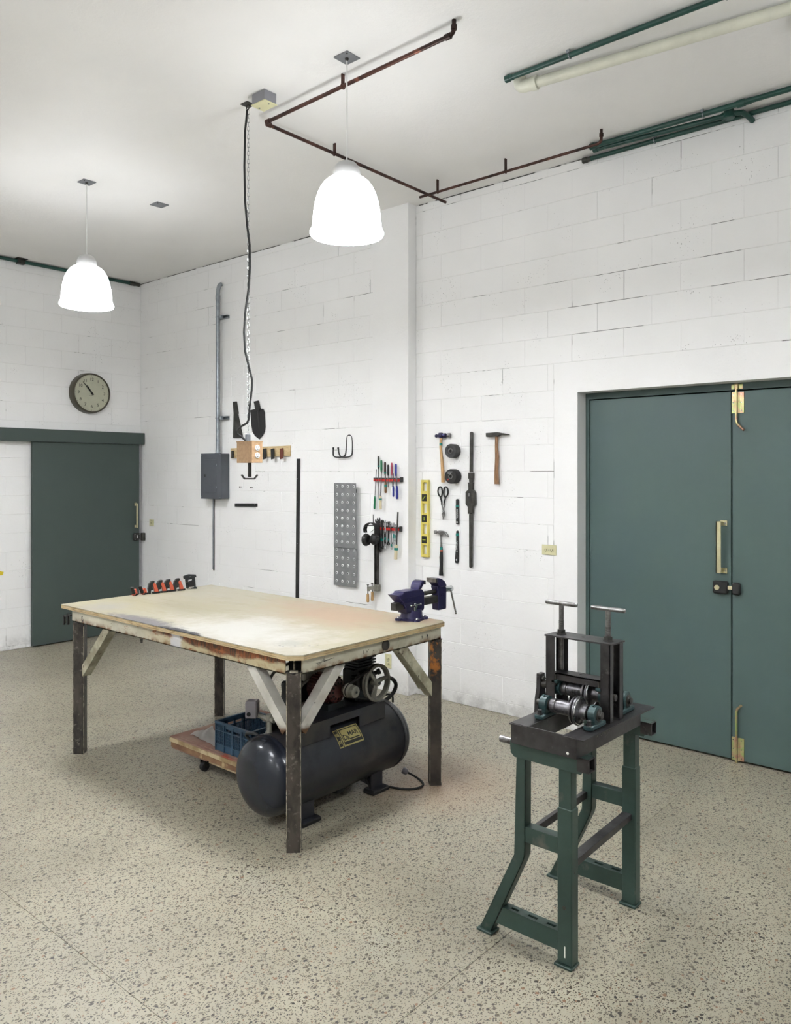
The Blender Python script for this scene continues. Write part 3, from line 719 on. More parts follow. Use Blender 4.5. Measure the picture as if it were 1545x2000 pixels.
for nm in ('wall_outlet.002',):
    o = bpy.data.objects[nm]; o.location.x -= XW-PILX
for yy, zz, q in ((6.165, 1.605, 'left'), (5.995, 1.60, 'right')):
    b = MB(); b.cyl((XW+.003, yy, zz), (wx(.022), yy, zz), .0028, n=8); b.cyl((wx(.022), yy, zz), (wx(.026), yy, zz), .0065, n=10)
    tag(b.build('wall_screw', 'gunmetal', None, o=(XW, yy, zz)), 'small screw in the wall above the black magnetic bar, %s one of two' % q, 'screw')

# ------------------------------------------------------------ clock
cx, cz_ = 4.218, 2.583
t = thing('wall_clock', 'round schoolroom clock with a dark rim high on the left wall', 'clock', (cx, YW, cz_))
MB().lathe((cx, YW, cz_), (0, -1, 0), [(0, .214), (.03, .214), (.075, .210), (.086, .206), (.090, .200), (.088, .194), (.080, .193), (.074, .193)], 64, cap=False).build('rim', 'clockrim', t, smooth=50)
fc = MB().lathe((cx, YW, cz_), (0, -1, 0), [(.0, .19), (.074, .194), (.0742, .0)], 64).build('face', 'clockface', t)
fy = YW-.075
for h in range(1, 13):
    a = PI/2-h*PI/6; text(str(h), .046, 'ink', fc, (cx+.143*math.cos(a), fy, cz_+.143*math.sin(a)), (1, 0, 0), (0, 0, 1), 'numeral', .0004)
b = MB()
for k in range(60):
    a = k*PI/30; r0 = .176 if k % 5 == 0 else .182; wd = .0022 if k % 5 == 0 else .001
    b.bar((cx+r0*math.cos(a), fy-.0002, cz_+r0*math.sin(a)), (cx+.188*math.cos(a), fy-.0002, cz_+.188*math.sin(a)), wd, .0006, (0, 1, 0))
b.build('minute_marks', 'ink', fc, smooth=0)
MB().box(cx-.03, cx+.03, fy-.0006, fy, cz_-.032, cz_-.029).build('printed_line', 'ink', fc)
def hand(name, mins, L, w0, w1, d, tail=.02):
    a = PI/2-mins*PI/30; u = Vector((math.cos(a), 0, math.sin(a))); v = Vector((-math.sin(a), 0, math.cos(a))); c = Vector((cx, fy-d, cz_))
    MB().add([c-u*tail+v*w0, c-u*tail-v*w0, c+u*L-v*w1, c+u*L+v*w1]+[q+Vector((0, -.002, 0)) for q in (c-u*tail+v*w0, c-u*tail-v*w0, c+u*L-v*w1, c+u*L+v*w1)],
             [(0, 1, 2, 3), (7, 6, 5, 4), (0, 4, 5, 1), (1, 5, 6, 2), (2, 6, 7, 3), (3, 7, 4, 0)]).build(name, 'ink', t, smooth=0)
hand('hour_hand', 54.3, .095, .0085, .003, .004); hand('minute_hand', 53, .150, .008, .002, .008, .024)
MB().cyl((cx, fy, cz_), (cx, fy-.013, cz_), .008, n=14).build('hub', 'ink', t)
g = bpy.data.materials.new('clock_glass'); g.use_nodes = True; pb = g.node_tree.nodes['Principled BSDF']
pb.inputs['Transmission Weight'].default_value = 1; pb.inputs['Roughness'].default_value = .03; pb.inputs['IOR'].default_value = 1.08; M['glass'] = g
MB().lathe((cx, YW, cz_), (0, -1, 0), [(.0882, .195), (.0892, .12), (.0896, .0)], 48, cap=False).build('glass', 'glass', t, 'clear clock glass')

# ============================================================ TOOLS ON THE WALL (y, z read on the wall plane)
def plate(pts, d0, d1, X=None):
    X = XW if X is None else X
    return MB().prism(pts, lambda a, b, d: (X-d, a, b), d0, d1)
def put(mb, name, mat, label, cat, group=None, bevel=0, smooth=35, origin=None):
    if origin is None:
        c = sum(mb.v, Vector())/len(mb.v); origin = (XW, c.y, c.z)
    return tag(mb.build(name, mat, None, bevel=bevel, smooth=smooth, o=origin), label, cat, group)
def ctr(pts): return (sum(p[0] for p in pts)/len(pts), sum(p[1] for p in pts)/len(pts))

# spade blade and tapered blade
P = [(6.0201,2.3436),(5.9407,2.3521),(5.8276,2.3462),(5.8083,2.3115),(5.7987,2.1739),(5.8083,2.1306),(5.8372,2.094),(5.8858,2.0603),(5.9506,2.0936),(5.9882,2.1366),(6.0041,2.1942)]
t = thing('spade_blade', 'black pointed spade blade with a short socket on the wall, right of the cord', 'spade', (XW, *ctr(P)))
bl = plate(P, .006, .010).build('blade', 'blackpaint', t, bevel=.001)
S = [(5.9605,2.4227),(5.8956,2.429),(5.8683,2.3521),(5.8761,2.3299),(5.9309,2.3302)]
plate(S, .004, .020).build('socket', 'blackpaint', t, bevel=.004)
a_, b_ = [(5.8976,2.3348),(5.8936,2.1649)]
MB().tube([WR(*a_, .012), WR(*b_, .008)], [.012, .002], 8).build('rib', 'blackpaint', bl)
P = [(6.2925,2.4401),(6.2404,2.4397),(6.2115,2.319),(6.1295,2.0775),(6.2883,2.0858),(6.2779,2.3222)]
t = thing('tapered_blade', 'grey-black tapered steel blade on the wall, left of the cord', 'blade', (XW, *ctr(P)))
plate(P, .004, .010).build('blade', 'gunmetal', t, bevel=.001)
P2 = [(6.2404,2.4397),(6.2115,2.319),(6.2032,2.3186),(6.2321,2.4392)]
plate(P2, .002, .016).build('spine', 'gunmetal', t)
# pine strip with four slanted hooks
P = [(6.3151,1.9834),(5.4475,1.9918),(5.4475,1.8957),(6.3151,1.8857)]
t = thing('hook_rail', 'pale pine strip on the wall behind the hanging box, with slanted metal hooks', 'hook rail', (XW, *ctr(P)))
plate(P, 0, .018).build('board', 'wood', t, bevel=.002)
for H_, mt in (([(6.2884,1.9566),(6.2618,1.96),(6.24,1.8897),(6.2649,1.8851)], 'blackpaint'), ([(5.8121,1.9659),(5.7704,1.9725),(5.7446,1.8744),(5.7833,1.8674)], 'blackpaint'),
               ([(5.6977,1.9637),(5.6568,1.9703),(5.6287,1.8731),(5.6638,1.8661)], 'blackpaint'), ([(5.5703,1.964),(5.5316,1.9697),(5.5069,1.8736),(5.5426,1.8667)], 'redbrown')):
    MB().prism(H_, lambda a, b, d: (XW-d-.25*(H_[0][1]-b), a, b), .018, .030).build('hook', mt, t, bevel=.001)
    MB().box(XW-.024, XW-.015, ctr(H_)[0]-.006, ctr(H_)[0]+.006, ctr(H_)[1]-.006, ctr(H_)[1]+.006).build('hook_foot', mt, t)
# magnetic bar
P = [(6.2498,1.4442),(5.921,1.4518),(5.921,1.4206),(6.2498,1.4131)]
t = thing('magnetic_bar', 'short black horizontal magnetic bar screwed to the wall', 'magnetic bar', (XW, *ctr(P)))
plate(P, 0, .018).build('bar', 'blackpaint', t, bevel=.002)
y0, y1 = P[0][0]-.02, P[1][0]+.02; zc = ctr(P)[1]
c = MB(); [c.cyl(WR(y, zc+.006, .018), WR(y, zc+.006, .020), .004, n=8) for y in (y0, y1)]; c.build('screw', 'galv', t)
# long flat bar
P = [(5.359,1.8704),(5.3192,1.8699),(5.3391,0.6176),(5.3751,0.6166)]
k = 0.002/(P[0][1]-P[3][1]); zb = .003
lo_r = (P[2][0]+(P[1][0]-P[2][0])/(P[1][1]-P[2][1])*(zb-P[2][1]), zb); lo_l = (P[3][0]+(P[0][0]-P[3][0])/(P[0][1]-P[3][1])*(zb-P[3][1]), zb)
t = thing('flat_bar', 'long black flat steel bar standing upright against the wall behind the bench', 'steel bar', (XW, lo_l[0], 0))
plate([P[0], P[1], lo_r, lo_l], .001, .012).build('bar', 'blackpaint', t, bevel=.001)
c = MB()
for z_ in (1.69, 1.48, 1.105): c.cyl(WR(ctr(P)[0], z_, .012), WR(ctr(P)[0], z_, .0135), .004, n=8)
c.build('rivet', 'galv', t)
# double wire hook
P = [(4.8559,1.9589),(4.8595,1.9045),(4.8512,1.8859),(4.8299,1.8773),(4.7735,1.8766),(4.7525,1.8879),(4.7455,1.9111),(4.7409,1.9856),(4.7386,2.0436),(4.727,2.0615),(4.7074,2.0667),(4.6878,2.0603),(4.6752,2.0418),(4.6683,1.984),(4.6683,1.9099),(4.6763,1.8869),(4.697,1.8765),(4.7537,1.8763),(4.7735,1.8849),(4.7875,1.9067),(4.7969,1.9577)]
t = thing('double_hook', 'bent black wire hook with two prongs above the galvanised planks', 'hook', (XW, *ctr(P)))
n_ = len(P); ds = [.055, .055, .055, .050, .035, .020, .014, .010, .008, .008, .008, .008, .008, .010, .014, .020, .035, .050, .055, .055, .055]
MB().tube(smoothp([WR(*p, ds[min(i, 20)]-.012) for i, p in enumerate(P)]), .0062, 10).build('wire', 'blackpaint', t, smooth=80)
b = MB()
for p in (P[0], P[-1]): b.lathe(WR(p[0], p[1]-.012, .043), (0, 0, 1), [(0, .008), (.015, .008), (.016, .004)], 10)
b.build('prong_tip', 'blackrub', t)

# two perforated galvanised planks
def plank(label, P, rows, cols, d, skew):
    t = thing('perforated_plank', label, 'metal plank', (XW, *ctr(P)), 'galvanised planks')
    pl = plate(P, d-.003, d).build('face', 'galvplank', t, bevel=.0008)
    plate([P[0], (P[0][0]-.003, P[0][1]), (P[3][0]-.003, P[3][1]), P[3]], 0, d).build('side_flange', 'galvplank', t)
    (a, b_, c, e) = [Vector((0, *p)) for p in P]
    rim, hole = MB(), MB()
    for r in rows:
        for q in cols:
            p = (a*(1-q)+b_*q)*(1-r)+(e*(1-q)+c*q)*r
            x = wx(d)
            rim.lathe((x, p.y, p.z), (-1, 0, 0), [(0, .0135), (.0045, .0100), (.0055, .0070), (.001, .0052)], 12, cap=False)
            hole.cyl((x+.001, p.y, p.z), (x-.0016, p.y, p.z), .0055, n=12)
    r_ = rim.build('dimple', 'dimple', pl, smooth=60); r_['kind'] = 'stuff'
    h_ = hole.build('hole', 'black', pl, smooth=0); h_['kind'] = 'stuff'
    return t
LO = [(4.8648,1.104),(4.5928,1.1045),(4.5973,0.78),(4.8672,0.7794)]
plank('lower galvanised plank with punched dimples, partly under the other', LO, [.055, .27, .46, .67, .88], [.14, .39, .64, .90], .028, 0)
UP = [(4.8449,1.6566),(4.5864,1.6557),(4.5897,1.1074),(4.8496,1.1077)]
t = plank('upper galvanised plank with punched dimples, overlapping the lower one', UP, [.05, .178, .30, .425, .545, .665, .785, .91], [.14, .385, .64, .91], .045, 0)
P = [(4.6339,1.6219),(4.6181,1.5991),(4.6215,1.5727),(4.6294,1.5726)]
plate(P, .0, .03).build('wall_hook', 'gunmetal', t)

# ------------------------------------------------------------ red clip rails and the tools in them
def rail(label, L, Rr, n, X, d, dd=.014):
    """clip rail between two (y, z) points on the pilaster"""
    t = thing('tool_rail', label, 'tool rail', (PILX, (L[0]+Rr[0])/2, (L[1]+Rr[1])/2), 'red clip tool rails')
    a, b_ = Vector((X, *L)), Vector((X, *Rr)); u = (b_-a)
    MB().bar(Vector((X-.006, a.y, a.z+.014)), Vector((X-.006, b_.y-.018, b_.z+.014)), .026, .010, (0, 0, 1)).build('back', 'blackpaint', t)
    MB().bar(Vector((X-.010, a.y, a.z)), Vector((X-.010, b_.y, b_.z)), .020, .018).build('bar', 'red', t, bevel=.002)
    e = MB(); c = Vector((X-.010, b_.y-.016, b_.z+.006))
    e.box(c.x-.010, c.x+.008, c.y-.010, c.y+.012, c.z-.020, c.z+.020, c=.002); e.build('end_bracket', 'blackpaint', t)
    for i in range(n):
        q = a+u*((i+.5)/n)
        MB().box(X-.026, X-.018, q.y-.0085, q.y+.0085, q.z-.011, q.z+.011, c=.002).build('clip', 'red', t)
    return t
UR = [(4.324,1.6856),(4.0464,1.6844)]
rail('upper red clip rail on the pilaster, holding screwdrivers', UR[0], UR[1], 10, PILX, 0)
LR = [(4.2686,1.296),(4.0542,1.2963)]
rail('lower red clip rail on the pilaster, holding wrenches and a file', LR[0], LR[1], 10, PILX, 0)
def turned(o, d, L, prof, n=12): return MB().lathe(o, d, [(L*a, r) for a, r in prof], n)
def driver(label, shaft, handle, hmat, r, smat='rawsteel', sr=.0032, bands=(), square=False, depth=.020):
    """shaft = ((y,z),(y,z)); handle = ((y,z) free end, (y,z) shaft end)"""
    X = PILX
    P3 = lambda p: Vector((X-depth, p[0], p[1]))
    t = thing('screwdriver' if not square else 'file', label, 'screwdriver' if not square else 'file', P3(shaft[0]))
    a, b_ = P3(handle[0]), P3(handle[1]); L = (b_-a).length
    if square: MB().bar(a, b_, r*2.0, r*1.5, (1, 0, 0)).build('handle', hmat, t, bevel=.003)
    else: turned(a, b_-a, L, [(0, r*.5), (.04, r*.85), (.14, r), (.45, r*.92), (.72, r), (.88, r*.8), (.95, r*.62), (1, r*.6)]).build('handle', hmat, t, smooth=50)
    s0, s1 = P3(shaft[0]), P3(shaft[1])
    if square: MB().bar(s0, s1, sr*2.4, sr, (1, 0, 0)).build('shaft', smat, t)
    else: MB().tube([s0, s0+(s1-s0)*.93, s1], [sr, sr, sr*.6], 8).build('shaft', smat, t)
    for q, w_, bm_ in bands:
        c0 = a+(b_-a)*q; c1 = a+(b_-a)*(q+w_)
        (MB().bar(c0, c1, r*2.1, r*1.6, (1, 0, 0)) if square else MB().cyl(c0, c1, r*1.06, n=12)).build('tape_band', bm_, t)
    return t
Q = lambda *p: [p[i:i+2] for i in range(0, len(p), 2)]
W1 = [(4.2911,1.7729),(4.307,1.5529),(4.3123,1.4498),(4.307,1.5545),(4.2678,1.7768),(4.2636,1.5264),(4.2678,1.8785),(4.2668,1.7728),(4.2373,1.7533),(4.2405,1.5831),(4.2384,1.8454),(4.2363,1.7455),(4.2279,1.7611),(4.2405,1.5542),(4.2394,1.4505),(4.2415,1.5581),(4.1977,1.7533),(4.1956,1.629),(4.1977,1.831),(4.1977,1.7261),(4.1873,1.7377),(4.1842,1.6601),(4.1842,1.5825),(4.1853,1.6718),(4.1646,1.73),(4.1646,1.6293),(4.1656,1.809),(4.1646,1.7207),(4.1255,1.7378),(4.1214,1.6299),(4.1266,1.8242),(4.1245,1.7224),(4.0838,1.7379),(4.0807,1.6304),(4.0838,1.8147),(4.0827,1.7171),(4.0665,1.7379),(4.0665,1.6421),(4.0655,1.5371),(4.0665,1.6421),(4.1031,1.7378),(4.1031,1.6417),(4.1031,1.5547),(4.1031,1.6417)]
w = lambda i: (W1[4*i], W1[4*i+1]); h = lambda i: (W1[4*i+2], W1[4*i+3])
driver('small green-handled screwdriver hanging lowest at the left end of the upper rail', w(0), h(0), 'green', .0088)
driver('tall screwdriver with a dark grey handle and teal tape band on the upper rail', w(1), h(1), 'gunmetal', .0088, bands=((.72, .1, 'bandteal'),))
driver('bright green-handled screwdriver, handle up, on the upper rail', w(2), h(2), 'green', .0092)
driver('flat file with a square pale wooden handle hanging under the upper rail', w(3), h(3), 'palewood', .0095, bands=((.68, .14, 'bandteal'),), square=True, depth=.028)
driver('screwdriver with a dark maroon handle, handle up, on the upper rail', w(4), h(4), 'maroon', .0088, bands=((.75, .14, 'bandteal'),))
driver('screwdriver with a brown handle and teal band hanging below the upper rail', w(5), h(5), 'hickory2', .0105, bands=((.55, .2, 'bandteal'),), depth=.028)
driver('short screwdriver with a faceted black handle, handle up, on the upper rail', w(6), h(6), 'blackpaint', .0085)
driver('screwdriver with a pink-red clear handle on the upper rail', w(7), h(7), 'pink', .0085)
driver('screwdriver with a blue handle pointing up at the right end of the upper rail', w(8), h(8), 'blue', .0090)
driver('wide blue-handled screwdriver, handle down, at the right end of the upper rail', w(9), h(9), 'blue', .0100, depth=.028)
driver('slim blue-handled screwdriver, handle down, left of the wide blue one', w(10), h(10), 'blue', .0080, depth=.028)
WF = [(4.0537,1.4358),(4.0686,1.173),(4.0771,1.0626),(4.0718,1.1788),(4.3514,1.4052),(4.3514,1.2431)]
t = driver('long black file with a square cream wooden handle on the lower rail', (WF[0], WF[1]), (WF[2], WF[3]), 'palewood', .0115, smat='gunmetal', sr=.0048, bands=((.62, .17, 'bandteal'),), square=True, depth=.030)
def wrench(label, top, bot, mat, size, band=None, d=.018, txt=None):
    X = PILX-d; a = Vector((X, *top)); b_ = Vector((X, *bot)); u = (b_-a).normalized(); v = Vector((0, -u.z, u.y)); n = Vector((-1, 0, 0))
    t = thing('wrench', label, 'wrench', a)
    s = size
    bm_ = MB()
    L = (b_-a).length; wd = s*.34
    bm_.bar(a+u*s*.5, b_-u*s*.75, wd*2, .005, n)
    # open jaw
    outline = [(-.9, .15), (-.95, -.55), (-.65, -1.05), (-.38, -.95), (-.38, -.25), (.0, .0), (.38, -.25), (.38, -.8), (.7, -.9), (.95, -.45), (.9, .15), (.45, .75), (-.45, .75)]
    bm_.prism(outline, lambda p, q, dd: a+v*(p*s*.75)+u*(q*s*.75)+n*dd, -.003, .004)
    c = b_-u*s*.75
    bm_.lathe(c-n*.004, n, [(0, s*.42), (0, s*.78), (.008, s*.78), (.008, s*.42), (0, s*.42)], 16, cap=False)
    bm_.build('body', mat, t)
    if band: MB().bar(a+u*L*band[0], a+u*L*band[1], wd*2.15, .0062, n).build('tape_band', 'bandteal', t)
    return t
WW = [(4.2852,1.3538),(4.2658,1.0993),(4.2575,1.3673),(4.2437,1.1069),(4.242,1.3515),(4.2398,1.14),(4.2189,1.3565),(4.2134,1.1335),(4.2013,1.3532),(4.1997,1.1364),(4.1833,1.3416),(4.1871,1.1352),(4.1561,1.3448),(4.1632,1.1673),(4.1307,1.3398),(4.1183,1.1355),(4.1033,1.341),(4.1103,1.1786),(4.0824,1.3318),(4.0846,1.2003)]
specs = [('blackpaint', .024, (.70, .78), 'large black combination wrench at the left end of the lower rail, by the ear muffs'),
         ('blackpaint', .023, None, 'black combination wrench, second from the left on the lower rail'),
         ('rawsteel', .021, (.62, .72), 'wide bright-shanked wrench with teal tape, third on the lower rail'),
         ('blackpaint', .017, (.62, .70), 'black wrench between two bright ones, fourth on the lower rail'),
         ('chrome', .017, None, 'chrome combination wrench, fifth from the left on the lower rail'),
         ('chrome', .016, (.55, .63), 'chrome wrench with teal tape, sixth from the left on the lower rail'),
         ('blackpaint', .018, (.70, .78), 'black wrench with lettering-free shank and large ring, seventh on the lower rail'),
         ('chrome', .013, (.78, .88), 'slim chrome wrench hanging lowest in the right half of the lower rail'),
         ('chrome', .012, (.5, .7), 'slim chrome wrench with a teal-taped shank, ninth on the lower rail'),
         ('chrome', .011, (.58, .8), 'smallest chrome wrench, nearest the file on the lower rail')]
for i, (mt, s, bd_, lb) in enumerate(specs): wrench(lb.replace(' with lettering-free shank and', ' with a'), WW[2*i], WW[2*i+1], mt, s, bd_, .020+.009*(i % 2))

# ear muffs hanging from a long rod
def mp(u_, v_, d): pass
E1 = [(4.3244,1.2669),(4.33,1.2912),(4.3216,1.3202),(4.2993,1.3396),(4.2688,1.349),(4.2384,1.3462),(4.2137,1.3331),(4.199,1.3055),(4.1974,1.2732),(4.2001,1.2569)]
t = thing('ear_muffs', 'black ear muffs hanging by their headband at the left of the lower rail', 'ear muffs', (PILX, E1[4][0], E1[4][1]))
XE = 4.63
# headband: flat strap seen half from the side; cups hang on a line running out of the wall
bm_ = MB(); m_ = len(E1); sw = .021
for k in range(m_-1):
    p, q = Vector((XE, *E1[k])), Vector((XE, *E1[k+1])); bm_.bar(p, q+(q-p)*.08, .003, .042, (1, 0, 0))
bm_ = MB()
ring_o = [Vector((XE, *p)) for p in E1]; cc = sum(ring_o, Vector())/m_
vs = []; 
for p in ring_o:
    d = (p-Vector((XE, E1[4][0], E1[9][1]))).normalized()
    for off, th in ((-sw, 0), (sw, 0), (sw, .004), (-sw, .004)): vs.append(p+Vector((off, 0, 0))-d*th)
fs = []
for k in range(m_-1):
    for j in range(4): fs.append((k*4+j, k*4+(j+1) % 4, (k+1)*4+(j+1) % 4, (k+1)*4+j))
fs += [(0, 1, 2, 3), tuple((m_-1)*4+j for j in (3, 2, 1, 0))]
bm_.add(vs, fs).build('headband', 'blackrub', t, smooth=60)
EC = [(4.306,1.2106),(4.2274,1.217)]
for k, (p, dx) in enumerate(zip(EC, (-.015, .015))):
    s = 1 if k == 0 else -1; er = 1.12 if k == 0 else 1
    cup = MB(); cup.lathe((XE+dx, p[0]-s*.018, p[1]), (0, s, 0), [(0, .030*er), (.006, .037*er), (.018, .038*er), (.030, .034*er), (.040, .022*er), (.042, .008)], 20)
    for i in range(len(cup.v)): cup.v[i].z = p[1]+(cup.v[i].z-p[1])*1.18
    c_ = cup.build('ear_cup', 'blackpaint', t, smooth=50)
    pad = MB().torus((XE+dx, p[0]-s*.020, p[1]), (0, 1, 0), .028, .011, 18, 8)
    for i in range(len(pad.v)): pad.v[i].z = p[1]+(pad.v[i].z-p[1])*1.18
    pad.build('cushion', 'blackrub', c_)
    MB().lathe((XE+dx, p[0]+s*.022, p[1]), (0, s, 0), [(0, .014), (.006, .013), (.007, .008)], 12).build('dial', 'gunmetal', c_)
    e = E1[0] if k == 0 else E1[-1]
    MB().tube([(XE, e[0], e[1]+.01), (XE+dx*.5, p[0]+s*.012, p[1]+.03), (XE+dx, p[0]+s*.016, p[1])], .0022, 6).build('yoke', 'chrome', t)
ec = [(4.2993,1.2681),(4.2715,1.2817),(4.2549,1.2988),(4.2412,1.2791),(4.2357,1.2632)]
MB().tube([WR(*p, .18) for p in ec], .0018, 6).build('wire', 'blackrub', t)
hg = [(4.3203,1.4077),(4.3192,1.3747),(4.3192,1.3294)]
t = thing('wall_peg', 'thin upright rod behind the ear muffs carrying a clear hanger', 'rod', (PILX, *hg[0]))
MB().tube([(4.72, *hg[0]), (4.72, *hg[2])], .0035, 8).build('rod', 'gunmetal', t)
MB().tube([(PILX, hg[2][0], hg[2][1]-.01), (4.61, hg[2][0], hg[2][1]-.01)], .005, 8).build('peg', 'rawsteel', t)
# bar clamp
B_ = [(4.2715,1.306),(4.2727,0.8372),(4.2893,0.8357),(4.2505,0.8352),(4.2616,0.8177),(4.351,0.805),(4.3521,0.838),(4.3521,0.7676),(4.3521,0.6992),(4.3313,0.8503),(4.3296,0.7822),(4.3285,0.71)]
t = thing('bar_clamp', 'long steel bar clamp with two small wooden handles hanging below the ear muffs', 'bar clamp', (PILX, B_[0][0], B_[0][1]))
yb, zt_, zb_ = B_[0][0], B_[0][1], B_[1][1]
b = MB(); xc_ = 4.71
b.box(xc_-.004, xc_+.004, yb-.012, yb+.012, zb_-.02, zt_).box(xc_-.014, xc_+.010, yb+.010, yb+.017, zb_-.02, zt_).box(xc_-.014, xc_+.010, yb-.017, yb-.010, zb_-.02, zt_)
MB().box(xc_+.004, PILX, yb-.008, yb+.008, zt_-.03, zt_-.015).build('peg', 'gunmetal', t)
b.build('bar', 'gunmetal', t)
yj, zj = B_[4]
y2, z2 = B_[5]
jw = MB(); jw.box(xc_-.022, xc_+.020, yb-.026, yb+.022, zj-.022, zj+.030, c=.004); jw.bar((xc_-.004, yb+.015, zj+.004), (xc_-.014, y2-.004, z2+.006), .020, .026); jw.lathe((xc_-.014, y2, z2-.016), (0, 0, 1), [(0, .012), (.034, .012)], 12)
jw.build('jaw', 'castgrey', t)
for i, (q, dx) in enumerate(((6, -.016), (9, .012))):
    tp, hs, he = B_[q], B_[q+1], B_[q+2]; x = xc_+dx-.004
    MB().cyl((x, tp[0], tp[1]), (x, hs[0], hs[1]), .004, n=8).lathe((x, tp[0], tp[1]-.004), (0, 0, 1), [(0, .006), (.004, .010), (.007, .010)], 10).build('screw', 'gunmetal', t)
    MB().lathe((x, hs[0], hs[1]), (0, 0, -1), [(0, .007), (.004, .011), (.02, .0115), (.06, .0125), (hs[1]-he[1]-.004, .011), (hs[1]-he[1], .008)], 12).build('handle', 'hickory', t)
# the second screw stands on an arm of the same jaw
MB().box(xc_-.012, xc_+.016, B_[9][0]-.010, B_[9][0]+.010, z2-.004, z2+.012).build('arm', 'castgrey', t)

# ------------------------------------------------------------ spirit level
LV = [(3.9024,1.6888),(3.8304,1.6892),(3.8336,1.0866),(3.9024,1.0869)]
t = thing('spirit_level', 'yellow spirit level hung vertically beside the pilaster corner', 'spirit level', (XW, *ctr(LV)))
ya, yb_ = LV[0][0], LV[1][0]; z1, z0 = LV[0][1], LV[2][1]; Hh = z1-z0; yw = ya-yb_
wins = [(.035, .145), (.305, .43), (.575, .70), (.845, .965)]; vials = [(.185, .275), (.455, .545), (.73, .82)]
ed = [0]; b = MB(); d = .024
b.box(wx(d), wx(.001), ya-yw*.22, ya, z0, z1, c=.001); b.box(wx(d), wx(.001), yb_, yb_+yw*.24, z0, z1, c=.001)
cuts = sorted(wins+vials); last = 0
for a, c_ in cuts+[(1, 1)]:
    if a > last: b.box(wx(d-.003), wx(.003), yb_+yw*.24, ya-yw*.22, z1-Hh*a, z1-Hh*last)
    last = c_
b.build('body', 'yellow', t)
for k, (a, c_) in enumerate(vials):
    v = MB().box(wx(d+.001), wx(.004), yb_+yw*.20, ya-yw*.10, z1-Hh*c_, z1-Hh*a, c=.001).build('vial_block', 'vial', t)
    zc = z1-Hh*(a+c_)/2; yc2 = (ya+yb_)/2+yw*.05; q = .015
    e = [(yc2+q*.9, zc-q), (yc2-q*.9, zc+q)] if k == 0 else [(yc2, zc-q), (yc2, zc+q)] if k == 1 else [(yc2+q, zc), (yc2-q, zc)]
    MB().cyl(WR(*e[0], d+.001), WR(*e[1], d+.001), .0045, n=10).build('vial', 'vialglass', v)
MB().box(wx(.012), wx(.002), (ya+yb_)/2-.004, (ya+yb_)/2+.004, z1-.02, z1-.008).cyl(WR((ya+yb_)/2, z1-.022, -.002), WR((ya+yb_)/2, z1-.022, .03), .003, n=8).build('nail', 'gunmetal', t)

# ------------------------------------------------------------ hammers
K = lambda p, d=.022: Vector(WR(p[0], p[1], d))
def handle(t, pts, w_, mat, th=.022, d=.024, name='handle'):
    """oval wooden or rubber handle along (y,z) points with half widths"""
    vs = []; fs = []; n = 12
    for (p, r) in zip(pts, w_):
        c = K(p, d)
        vs += [c+Vector((math.sin(2*PI*i/n)*min(th/2, r*.75), math.cos(2*PI*i/n)*r, 0)) for i in range(n)]
    m = len(pts)
    for k in range(m-1):
        for i in range(n): fs.append((k*n+i, k*n+(i+1) % n, (k+1)*n+(i+1) % n, (k+1)*n+i))
    fs += [tuple(range(n)), tuple(range((m-1)*n, m*n))[::-1]]
    return MB().add(vs, fs).build(name, mat, t, smooth=60)
H1 = [(3.7047,2.0025),(3.7094,1.943),(3.6968,1.8487),(3.6889,1.761),(3.6858,1.6708),(3.7524,2.0283),(3.7071,2.0295),(3.6677,2.0296),(3.6341,2.0298),(3.7063,1.9711),(3.7063,1.9523)]
t = thing('ball_peen_hammer', 'ball-peen hammer with a purple head and pale wooden handle', 'hammer', K(H1[6], 0))
handle(t, [(H1[0][0], H1[0][1]+.02), H1[0], H1[1], H1[2], H1[3], H1[4]], [.010, .012, .010, .013, .015, .0155], 'hickory')
a, b_ = K(H1[5]), K(H1[8]); L = (b_-a).length
hd = MB().lathe(a-(b_-a).normalized()*.012, b_-a, [(0, .003), (.004, .010), (.012, .0145), (.022, .0125), (.030, .010), (.038, .014), (.045, .019), (.062, .019), (.068, .013), (.078, .012), (.084, .017), (.100, .0185), (.104, .017)], 20)
hd.box(K(H1[6]).x-.019, K(H1[6]).x+.016, K(H1[6]).y-.016, K(H1[6]).y+.016, K(H1[6]).z-.020, K(H1[6]).z+.022, c=.006)
hd.build('head', 'purple', t, smooth=50)
MB().cyl(b_+(b_-a).normalized()*(-.004), b_+(b_-a).normalized()*.014, .0175, n=18).build('striking_face', 'rawsteel', t)
MB().cyl(K(H1[9], .024), K(H1[10], .024), .0117, n=14).build('tape_band', 'bandteal', t)
H2 = [(3.1967,2.0005),(3.1988,1.9323),(3.1938,1.8611),(3.1988,1.7485),(3.1967,1.6626),(3.2844,2.0359),(3.283,2.0077),(3.2664,2.0055),(3.2165,2.007),(3.1812,2.006),(3.1601,2.0171),(3.0893,2.0161),(3.0941,2.0227),(3.1601,2.0331),(3.1847,2.0386),(3.2165,2.0379),(3.2557,2.0362)]
t = thing('brick_hammer', 'brick hammer with a black chisel head and brown wooden handle', 'hammer', K(H2[0], 0))
handle(t, [(H2[0][0], H2[0][1]+.012), H2[0], H2[1], H2[2], H2[3], H2[4]], [.012, .0135, .0125, .016, .0165, .020], 'hickory2')
plate(H2[5:], .012, .038).build('head', 'gunmetal', t, bevel=.003)
